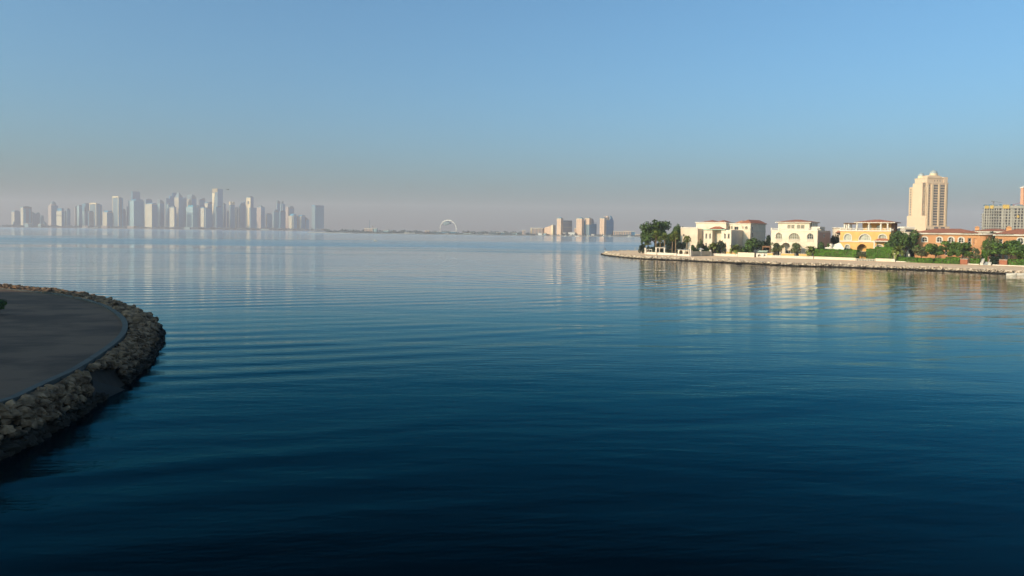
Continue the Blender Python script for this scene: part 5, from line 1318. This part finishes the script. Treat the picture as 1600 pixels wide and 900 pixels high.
# ---------------- middle shore: low buildings
t = low(569.5, 582.5, 357.2, 2300, F_PINK, 'low pink hall with a small square turret and thin mast on the middle shore', cat='building', depth=25)
mb = MB(); mb.box(t[1]-3.5, t[1], 1, 5, t[2]+.01, at(583, 352.7, 2300).z-GB); mb.build('turret', F_PINK, t[0])
mb = MB(); mb.cyl(t[1]*.55, 10, t[2], at(577, 343.5, 2300).z-GB, .7, .4, 6); mb.build('mast', F_GREY, t[0])
for px0, px1, top, Y, m, lab in ((583.8, 588.5, 357, 2290, F_PALE, 'small pale block right of the pink hall with the turret'), (599, 607, 360, 2250, F_PALE, 'small pale hut row on the hazy middle shore'), (613, 618, 362.7, 2110, WHITEM, 'tiny white boathouse on the middle shore'), (632, 648, 363.6, 2090, WHITEM, 'long low white quay building left of the arch'), (664, 671, 360.2, 2140, F_PINK, 'small pink cube shaped house left of the arch'),
    (676, 690, 362.3, 2150, F_STEEL, 'grey low warehouse under the left foot of the arch'), (696, 700.5, 365.2, 2060, WHITEM, 'bright white boathouse below the arch'), (703, 713, 362, 2140, F_STEEL, 'grey low warehouse under the right foot of the arch'), (720, 741, 364.2, 2070, F_PALE, 'long pale wall like shed right of the arch'), (757, 763, 365.8, 2020, WHITEM, 'small bright quay building midway between the arch and the towers'),
    (775, 789, 363.6, 2060, F_STEEL, 'blue grey low shed midway between the arch and the towers'), (801, 808, 364.3, 2020, F_PALE, 'pale low roof left of the small pink cube'), (841, 847, 364.3, 1990, WHITEM, 'white seafront villa in front of the long hotel'), (849.5, 853, 364.8, 1980, F_PALE, 'small pale kiosk in front of the stepped hotel end'),
    (879.5, 884, 363.8, 1985, F_PINK, 'small peach gatehouse at the foot of the first twin faced tower'), (888, 898.5, 363.2, 1990, WHITEM, 'white low row between the first two peach towers'), (925, 929, 366, 1975, WHITEM, 'tiny white kiosk at the foot of the wide blue shaded tower')):
    low(px0, px1, top, Y, m, lab, depth=14)
# arch landmark
ARCHM = mat('pale_arch', (.62, .57, .50), .6, .05, .05)
c = at(700.3, 358.5, 2400); k_ = 2400/F; R0 = 13.6*k_
root = empty('landmark_arch', (c.x, 2400, GB), radians(-18), 'huge thin white horseshoe arch standing above the middle shore', 'arch'); cz = at(700, 358.5, 2400).z-GB+1.5
mb = MB(); pts = [(R0*cos(a), 0, cz+R0*sin(a)) for a in [radians(-18+ (216)*i/40) for i in range(41)]]
pts = [p for p in pts]; mb.tube(pts, [1.0+.8*sin(pi*i/40) for i in range(41)], 8); mb.build('arch_ring', ARCHM, root)
mb = MB(); pts = [((R0-1.2)*cos(a)*.93, 12, cz+(R0-1)*.93*sin(a)) for a in [radians(-14+70*i/30) for i in range(31)]]; mb.tube(pts, .9, 6); mb.build('arch_ring', ARCHM, root)
mb = MB(); X = lambda px: (px-700.3)*k_; Z = lambda py: (358.5-py)*k_+cz-1.5
mb.profile([(X(691.5), Z(350.5)), (X(694.5), Z(352.2)), (X(704), Z(349.8)), (X(703.5), Z(348)), (X(699), Z(346)), (X(695.5), Z(347))], -6, 8); mb.build('hanging_lounge', F_SUNG, root)
mb = MB(); mb.box(X(688), X(713), -8, 14, -3, 4.5); mb.build('base', F_GREY, root)
# other far landmarks
low(816, 821.3, 360.2, 2010, F_PINK, 'small peach cube shaped building left of the long hotel', depth=14)
t = low(829.3, 848, 357, 2030, F_PINK, 'long low peach hotel with a lit end tower on its left', depth=30)
mb = MB(); mb.box(-.2, 1.6*1.7, -.6, 8, -3, at(830, 355.6, 2030).z-GB); mb.build('end_tower', SOLIDC, t[0])
t = Tower(848, 864.3, 866, 2010, 'stepped peach hotel rising to the right beside the first tower', 'hotel', name='hotel')
PEACH = striped('peach_stone', (.62, .40, .26), (.36, .26, .21), 5, .85)
PEACHS = striped('peach_stone_shaded', (.36, .29, .28), (.24, .22, .24), 5, .85)  # shaded copy of the peach stone, shade put into the colour
for pa, pb_, tp in ((848, 852, 356.5), (852, 856, 355), (856, 860, 353.6), (860, 864.3, 352)):
    t.add('wing', PEACH, lambda b: b.box(0, t.w+6, t.ly(pb_), t.ly(pa), -3, t.z(tp)))
t.add('end_turret', SOLIDC, lambda b: b.box(-1, 4, 0, 5, -3, t.z(351.3)))
TEALS = striped('blue_shaded_side', (.04, .22, .36), (.025, .15, .28), 5)  # blue of the towers' shaded sides, painted in as base colour
def pearl(px0, pxc, px1, top, side_top, label, mr, cap=339, dome=True, low_z=None):
    t = Tower(px0, pxc, px1, 1985, label, 'tower')
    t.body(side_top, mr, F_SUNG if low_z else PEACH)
    yb = min(t.d, 60)
    t.add('sunlit_turret', PEACH, lambda b: b.box(-.6, 8, -.6, t.d*1.0, t.z(low_z) if low_z else -3, t.z(top)))
    t.add('cap', SOLIDC, lambda b: b.box(-1.2, 8.6, -1.2, t.d+.6, t.z(top), t.z(top)+1.2))
    if dome: t.add('spire', F_GREY, lambda b: b.add([(0,0,t.z(top)+1.2),(8,0,t.z(top)+1.2),(8,t.d*.8,t.z(top)+1.2),(0,t.d*.8,t.z(top)+1.2),(4,t.d*.4,t.z(cap))], [(0,1,4),(1,2,4),(2,3,4),(3,0,4)]))
    for q in (348, 355): t.add('string_course', SOLIDC if mr is PEACHS else F_GREY, lambda b: b.box(8.2, t.w+.5, -.5, -.02, t.z(q)-.4, t.z(q)+.4))
    return t
pearl(870.4, 876.4, 894.2, 342.3, 344.3, 'first peach tower with a broad mauve shaded side right of the stepped hotel', PEACHS, 339)
t = pearl(901, 909, 926, 342.3, 344.6, 'second peach tower with a broad blue shaded side', TEALS, 339)
t = pearl(914.3, 920.6, 932.4, 341.6, 349.5, 'wide tower joined to the second one, short sunlit turret high on its face', TEALS, 339.5, low_z=351)
t.add('upper_setback', PEACHS, lambda b: (b.box(9, t.w*.75, 3, 14, t.z(349.5), t.z(343.8)), b.box(t.w*.45, t.w*.7, 4, 10, t.z(343.8), t.z(341.5))))
t = pearl(937.4, 944, 959, 341.8, 344, 'rightmost peach tower with pink domes over its blue shaded side', TEALS, 339)
t.add('dome', PEACH, lambda b: (b.dome(t.w*.25, 8, t.z(344), 5, t.z(338)-t.z(344), 12), b.dome(t.w*.55, 8, t.z(344), 6, t.z(336.6)-t.z(344), 12)))
t.add('curved_fin', TEALS, lambda b: b.profile([(t.w*.7, t.z(344)), (t.w, t.z(344)), (t.w*.97, t.z(341)), (t.w*.85, t.z(337.8)), (t.w*.74, t.z(336.8)), (t.w*.84, t.z(340))], 2, 5))
t = low(898, 901.5, 357.5, 2000, PEACH, 'short peach turret block joined left of the second peach tower', depth=10)
t = low(958.8, 986, 361.8, 2000, PEACH, 'long low peach block right of the rightmost peach tower', depth=20)
mb = MB()
for k in range(7): mb.box(t[1]*(k+.3)/7, t[1]*(k+.55)/7, -.5, -.02, 1, t[2]-1)
mb.build('window_band', F_GREY, t[0]); mb = MB(); mb.box(t[1]*.62, t[1]*.95, 2, 14, t[2]+.9, t[2]+2.6); mb.build('upper_storey', PEACH, t[0])
low(986.3, 992.3, 362.3, 2004, F_BLUE, 'low blue shaded block ending the right far shore', depth=20)
low(993, 1005, 366.2, 1975, PEACH, 'very low peach terrace just left of the big green tree', depth=10)

# ---------------- boats on the far water
def boat_proto(L_=9):
    root = empty('motor_boat', (0, 0, 0)); mb = MB(); n = 8; vs = []
    for i in range(n+1):
        u = i/n; hw_ = 1.4*(1-max(0, (u-.4)/.6)**2); zt = 1.0+.5*u*u
        vs += [(L_*(u-.5), -hw_*.6, -.3), (L_*(u-.5), -hw_, zt), (L_*(u-.5), hw_, zt), (L_*(u-.5), hw_*.6, -.3)]
    mb.add(vs, [(i*4+j, (i+1)*4+j, (i+1)*4+(j+1) % 4, i*4+(j+1) % 4) for i in range(n) for j in range(4)]+[(3,2,1,0)]); mb.build('hull', WHITEM, root)
    mb = MB(); mb.hexa([(-2.6,-1,1.1),(1.2,-1,1.1),(1.2,1,1.1),(-2.6,1,1.1)], [(-2.4,-.9,2.7),(.2,-.9,2.7),(.2,.9,2.7),(-2.4,.9,2.7)]); cb = mb.build('cabin', WHITEM, root)
    mb = MB(); mb.box(-2.2, .2, -1.02, -.96, 1.7, 2.3); mb.box(-2.2, .2, .96, 1.02, 1.7, 2.3); mb.build('window', GLASS, cb); return root
bp = boat_proto(); first = True
for px, Yb, sc_, lab in ((920.5, 1900, 1.5, 'white boat at the foot of the wide blue shaded tower'), (946, 1890, 1.9, 'white boat at the foot of the rightmost peach tower'), (953.5, 1900, 1.4, 'second white boat just right of the rightmost peach tower foot'), (985, 1850, 1.8, 'white boat below the right end of the long low peach block'), (885, 1930, 1.2, 'white boat at the foot of the first peach tower'), (902, 1915, 1.2, 'white boat at the foot of the second peach tower'), (133, 3900, 3.4, 'long pale boat below the latticed tower at the far left shore'), (586.5, 690, .42, 'tiny lone white boat far out on the open water left of the arch')):
    o = bp if first else copy_tree(bp); first = False
    q = at(px, 365, Yb); o.location = (q.x, Yb, 0); o.scale = (sc_,)*3; o.rotation_euler = (0, 0, rnd.choice((0.1, 3.0, .3)))
    tag(o, lab, 'boat', 'white boats on the distant water')

# ================================================================== tall cream tower behind the villas
STONE = mat('cream_tower_stone', (.64, .46, .31), .85, .05, .03); STONE2 = mat('cream_tower_band', (.60, .44, .28), .85, .05, .03)
t = Tower(1418.8, 1447.5, 1479.5, 900, 'tall cream hotel tower with two small white domes on its roof behind the orange villa', 'hotel tower', phi=radians(9), name='hotel_tower')
w_, d_ = t.w, t.d; lx, ly, z = t.lx, t.ly, t.z
def slab(b, x0, x1, y0, y1, tp, z0=-3): b.box(x0, x1, y0, y1, z0, z(tp))
# main bodies: front block, and left flank stepping down to the back
def main(b):
    b.box(0, w_, 0, 26, -3, z(285))
    y0 = 0
    for pxa, pxb, tp in ((1447.5, 1440, 279.5), (1440, 1432, 283.5), (1432, 1425.5, 287), (1425.5, 1418.8, 290.5)):
        b.box(0 if pxa > 1447 else .8, w_*.62, ly(pxa)+.01, ly(pxb), -3, z(tp))
t.add('body', STONE, main)
t.add('base', STONE, lambda b: (b.box(-2.2, w_+2.2, -2.2, 27, -3, z(353.5)), b.box(-1.2, -.01, 0, ly(1418.5), -3, z(337))))
# pilasters framing the window bays
bays = ((1457.3, 1464.2), (1467.6, 1474.6))
t.add('pilaster', STONE2, lambda b: [b.box(lx(a), lx(c_), -.9, -.01, z(353.5)+.02, z(286.5)) for a, c_ in ((1447.6, 1449.2), (1453.8, 1456.6), (1464.8, 1467.0), (1475.2, 1477.6))])
t.add('crown_storey', STONE, lambda b: (b.box(lx(1447.5), lx(1478.8), .5, 22, z(285), z(278.5)), b.box(-.5, w_+.5, -.6, .48, z(286.5), z(285.2)), b.box(lx(1450), lx(1472.5), 3, 20, z(278.5), z(275)), b.box(lx(1454), lx(1470), 4, 18, z(275), z(273.2))))
t.add('corner_turret', STONE, lambda b: (b.box(lx(1472.8), lx(1478.6), -.3, 9, z(285), z(276)),))
t.add('cornice', STONE2, lambda b: (b.box(lx(1447), lx(1479.2), -.2, 22.4, z(278.5), z(278.5)+.9),))
t.add('side_bay', STONE, lambda b: b.box(w_+1.4, w_+4.6, 6, 20, -3, z(284)))
t.add('side_glazing', GLASS, lambda b: b.box(w_+.02, w_+1.38, 1.5, 12, z(350), z(284.5)))
for pxd, tp, dr, zt0 in ((1466.3, 262.6, 6.1*900/F, 272.8), (1454.2, 267.3, 4.9*900/F, 276)):
    ya = 9 if pxd > 1460 else 16
    xx = lx(pxd)-ya*.12
    rt = t.add('drum', SOLIDC, lambda b: b.cyl(xx, ya, z(278), z(zt0-2.8), dr, dr*.97, 20)); mb = MB(); mb.dome(xx, ya, z(zt0-2.8), dr*.9, (z(tp)-z(zt0-2.8))*.75, 20, 8); mb.cyl(xx, ya, z(tp)-1.2, z(tp)+.8, .25, .1, 6); mb.build('dome', mat('pale_dome', (.32, .35, .34), .4, .05, .1), rt)
# windows: shared meshes
def wmesh(wd, ht, bars=1):
    f = MB(); f.box(-wd/2-.12, wd/2+.12, -.22, -.02, -.15, .0); f.box(-wd/2-.12, wd/2+.12, -.22, -.02, ht, ht+.12); f.box(-wd/2-.12, -wd/2, -.22, -.02, 0, ht); f.box(wd/2, wd/2+.12, -.22, -.02, 0, ht)
    for k in range(1, bars+1): x = -wd/2+wd*k/(bars+1); f.box(x-.05, x+.05, -.2, -.02, 0, ht)
    p = MB(); p.box(-wd/2, wd/2, -.12, -.01, 0, ht); return f.mesh('window', STONE2), p.mesh('pane', GLASS_T)
GLASS_T = mat('blue_grey_glass', (.05, .075, .10), .25, .2, .3, spec=.5)
floors = [z(287.8+i*4.03) for i in range(16)]
def put(me, x, y, zz, rz=0):
    o = inst('window', me[0], t.root, (x, y, zz), (1, 1, 1), rz); inst('pane', me[1], o)
wb_ = wmesh(5.2, 2.0, 3)
for f_ in floors:
    for a, c_ in bays: put(wb_, (lx(a)+lx(c_))/2, 0, f_-2.6)
for a, c_ in bays: put(wb_, (lx(a)+lx(c_))/2, -2.2, z(352.8)-3.2)
ws_ = wmesh(.8, 1.9, 0)
for f_ in floors: put(ws_, lx(1450.9), 0, f_-2.6)
for pxw in (1436.3, 1439.8, 1443.3):
    for f_ in floors[::2]: put(ws_, 0 if pxw > 1440 else .8, ly(pxw), f_-3.0, -pi/2)
for pxw in (1459, 1463, 1467.3):
    put(ws_, lx(pxw), .5, z(283.3))
t.add('flank_rib', STONE2, lambda b: [b.box(.35 if p < 1440 else -.45, .78 if p < 1440 else -.02, ly(p)-.5, ly(p)+.5, z(353), z(tp)) for p, tp in ((1419.6, 291), (1422.8, 291), (1428, 288), (1433.6, 284.5), (1446.2, 281))])
# thin window slots of the far left flank
t.add('window_slots', GLASS_T, lambda b: [b.box(.66, .79, ly(p+.7), ly(p-.7), f_-2.8, f_-1.0) for f_ in floors[1:15] for p in (1421.2, 1425.2, 1430.8)])
# flat beige neighbours at its foot
low(1397.5, 1413, 360.8, 640, WHITE, 'pale flat roofed house between the yellow villa and the cream hotel tower', name='house', cat='house', depth=14)
r_ = low(1413.5, 1428, 357.2, 720, CREAM2, 'beige podium block with a dark glazed strip left of the cream hotel tower', name='podium_building', depth=20)
mb = MB(); mb.box(.5, r_[1]-.5, -.1, -.02, r_[2]-3, r_[2]-.8); mb.build('glazed_strip', GLASS, r_[0])

# ================================================================== building under construction
RAWC = mat('raw_concrete', (.34, .31, .26), .9, .2, .15, c2=(.26, .24, .20)); SHUT = mat('yellow_formwork', (.55, .36, .08), .8, .15, .3)
t = Tower(1531, 1534, 1640, 850, 'unfinished concrete apartment block with yellow formwork panels and open dark bays', 'building site', phi=radians(-25), name='unfinished_building')
lx, z, w_ = t.lx, t.z, t.w
top = 326; zs = [z(326+i*4.4) for i in range(11)]
left = lx(1537)
for i, zz in enumerate(zs):
    t.add('floor_slab', RAWC, lambda b: (b.box(0 if i > 1 else left, w_, 0, 14, zz-.3, zz), b.box(0 if i > 1 else left, w_, -.2, .1, zz+.002, zz+(.8 if i else .3)), b.box(lx(1548), lx(1559), -2.2, -.01, zz-.35, zz) if i > 0 else None))
colx = [0, lx(1537)]+[lx(p) for p in (1541, 1544.5, 1548, 1552, 1556, 1559.5, 1564.5, 1569.3, 1574.2, 1578.5, 1583, 1588.5, 1593.5, 1598.5, 1604, 1610, 1616, 1622, 1628, 1634)]+[w_-.8]
for k, x in enumerate(colx):
    ww = 2.2 if k in (8, 11, 15) else 1.0
    t.add('column', RAWC, lambda b: b.box(x, x+ww, -.25, .9, -3, z(326 if x >= left-.1 else 334.8)-.36))
t.add('bay_shade_sheet', mat('bay_shade_dark', (.045, .045, .05), .9, .2, .3), lambda b: (b.box(left+.5, w_-.5, 1.2, 1.6, -3, zs[0]-.36), b.box(.5, left+.4, 1.2, 1.6, -3, zs[2]-.36)))  # near-black sheet close behind the columns paints shade in the bays
t.add('infill_wall', RAWC, lambda b: [b.box(colx[k]+.8, colx[k]+.8+(colx[k+1]-colx[k]-.8)*.4, .3, .6, zs[i+1], zs[i]-.36) for k in range(1, len(colx)-1) for i in range(10) if (k*7+i*3) % 5 in (1, 3) and colx[k] < lx(1604)])
t.add('parapet', RAWC, lambda b: b.box(lx(1537.5), w_, -.4, .3, zs[0], z(322)))
for a, c_, tp in ((1538.2, 1544, 322.0), (1546.6, 1551.6, 321.5), (1566, 1576.3, 320.6)):
    t.add('formwork_panel', SHUT, lambda b: b.box(lx(a), lx(c_), -1.2, -.42, z(326.6), z(tp)))
t.add('formwork_panel', SHUT, lambda b: b.box(lx(1588.5), lx(1592), -1.0, -.3, z(340.5), z(337)))
t.add('roof_clutter', F_GREY, lambda b: [b.box(lx(p), lx(p+q_), 2, 6, z(322), z(tp)) for p, q_, tp in ((1537, 6, 320.3), (1545, 4, 319.8), (1554, 5, 320.6), (1562, 3, 319.5), (1579.5, 2.5, 319.6), (1590, 8, 320.5))])
t.add('scaffold', mat('steel_tube', (.20, .18, .16), .5, .1, 1, metal=.4), lambda b: [b.box(lx(p), lx(p)+.12, -2.6, -2.48, -3, z(330)) for p in (1549, 1551, 1553, 1555, 1557)]+[b.box(lx(1549), lx(1557), -2.6, -2.5, z(332+k*4.4), z(332+k*4.4)+.12) for k in range(8)])
# cranes
def crane(px, pybase, pytop, jib, m, label, Y=855):
    q = at(px, pybase, Y); root = empty('tower_crane', q, 0, label, 'crane'); H = at(px, pytop, Y).z-q.z; k = Y/F
    mb = MB()
    for sx in (-.35, .35):
        for sy in (-.35, .35): mb.box(sx-.06, sx+.06, sy-.06, sy+.06, 0, H)
    n = int(H/.8)
    for i in range(n): mb.tube([(-.35, -.35, i*.8), (.35, -.35, (i+1)*.8)], .04, 3); mb.tube([(.35, .35, i*.8), (-.35, .35, (i+1)*.8)], .04, 3)
    mb.build('mast', m, root)
    mb = MB(); mb.box(-.6, .6, -.6, .6, H-1.6, H); mb.build('cab', m, root)
    (dx, dz), (bx, bz) = jib; mb = MB(); a = Vector((0, 0, H)); b_ = a+Vector((dx*k, 0, -dz*k)); c_ = a+Vector((bx*k, 0, -bz*k)); up = Vector((0, 0, .55))
    mb.tube([c_, b_], .11, 4); mb.tube([c_+up, b_+up*.4], .09, 4)
    for i in range(14): u = i/14; p = c_.lerp(b_, u); r_ = c_.lerp(b_, u+1/28); mb.tube([p, r_+up*.8], .05, 3)
    mb.build('jib', m, root); mb = MB(); mb.box(c_.x-.5, c_.x+.5, -.5, .5, c_.z-.8, c_.z+.2); mb.build('counterweight', CONC, root)
crane(1552.3, 321, 314.6, ((14, 2.4), (-3, -.3)), mat('grey_steel', (.22, .20, .19), .6, .1, 1), 'thin grey tower crane on the left half of the unfinished block')
crane(1583.5, 320.5, 320.0, ((10.5, -3.2), (-1.5, .5)), mat('red_steel', (.45, .06, .07), .6, .1, 1), 'red crane with a raised sloping jib on the roof of the unfinished block')
# brown tower at the right edge
t = Tower(1594.8, 1597, 1630, 980, 'salmon brown tower cut by the right edge of the view behind the unfinished block', 'tower', phi=radians(12), name='tower')
SALM = mat('salmon_render', (.62, .30, .17), .85, .05, .05); t.body(293.8, SALM, SALM)
t.add('cornice', TRIM, lambda b: (b.box(-1, t.w+1, -1, t.d+1, t.z(293.8), t.z(292.6)), b.hip(-.8, t.w+.8, -.8, t.d+.8, t.z(292.6), t.z(290.5))))
t.add('balcony', SALM, lambda b: [b.box(.5, t.w, -1.2, -.02, t.z(302+i*3.6), t.z(302+i*3.6)+1.0) for i in range(8)])
t.add('balcony_door', GLASS, lambda b: [b.box(1.5, 4.5, -.06, -.01, t.z(302+i*3.6)+1.0, t.z(302+i*3.6)+2.4) for i in range(8)])

# ================================================================== unseen block added behind the viewpoint to cast shade on the near headland
EL = SUN_EL; tanE = math.tan(EL); yb = -18.0
Lh = (94-yb)/abs(SH.y); Hb = KZ+Lh*tanE
root = empty('shade_block', (-325, yb-16, KZ), 0, 'unseen sand coloured block added behind the viewpoint to shade the near headland', 'shade block')
mb = MB(); mb.box(0, 262, 0, 16, -.5, Hb-KZ); mb.build('wall', CREAM2, root)
mb = MB(); mb.box(-.5, 262.5, -.5, 16.0, Hb-KZ, Hb-KZ+.01+.6); mb.build('roof', CONC, root)
wm = rectl(0, 1.6, 0, 1.8)
f = MB(); f.ring(wm, .1, .02, .1); fm_ = f.mesh('window', TRIM); p = MB(); p.box(.1, 1.5, .02, .06, .1, 1.7); pm_ = p.mesh('pane', GLASS)
for i in range(16):
    for j in range(6):
        o = inst('window', fm_, root, (10+i*12, 16.0, 3+j*5.2)); inst('pane', pm_, o)
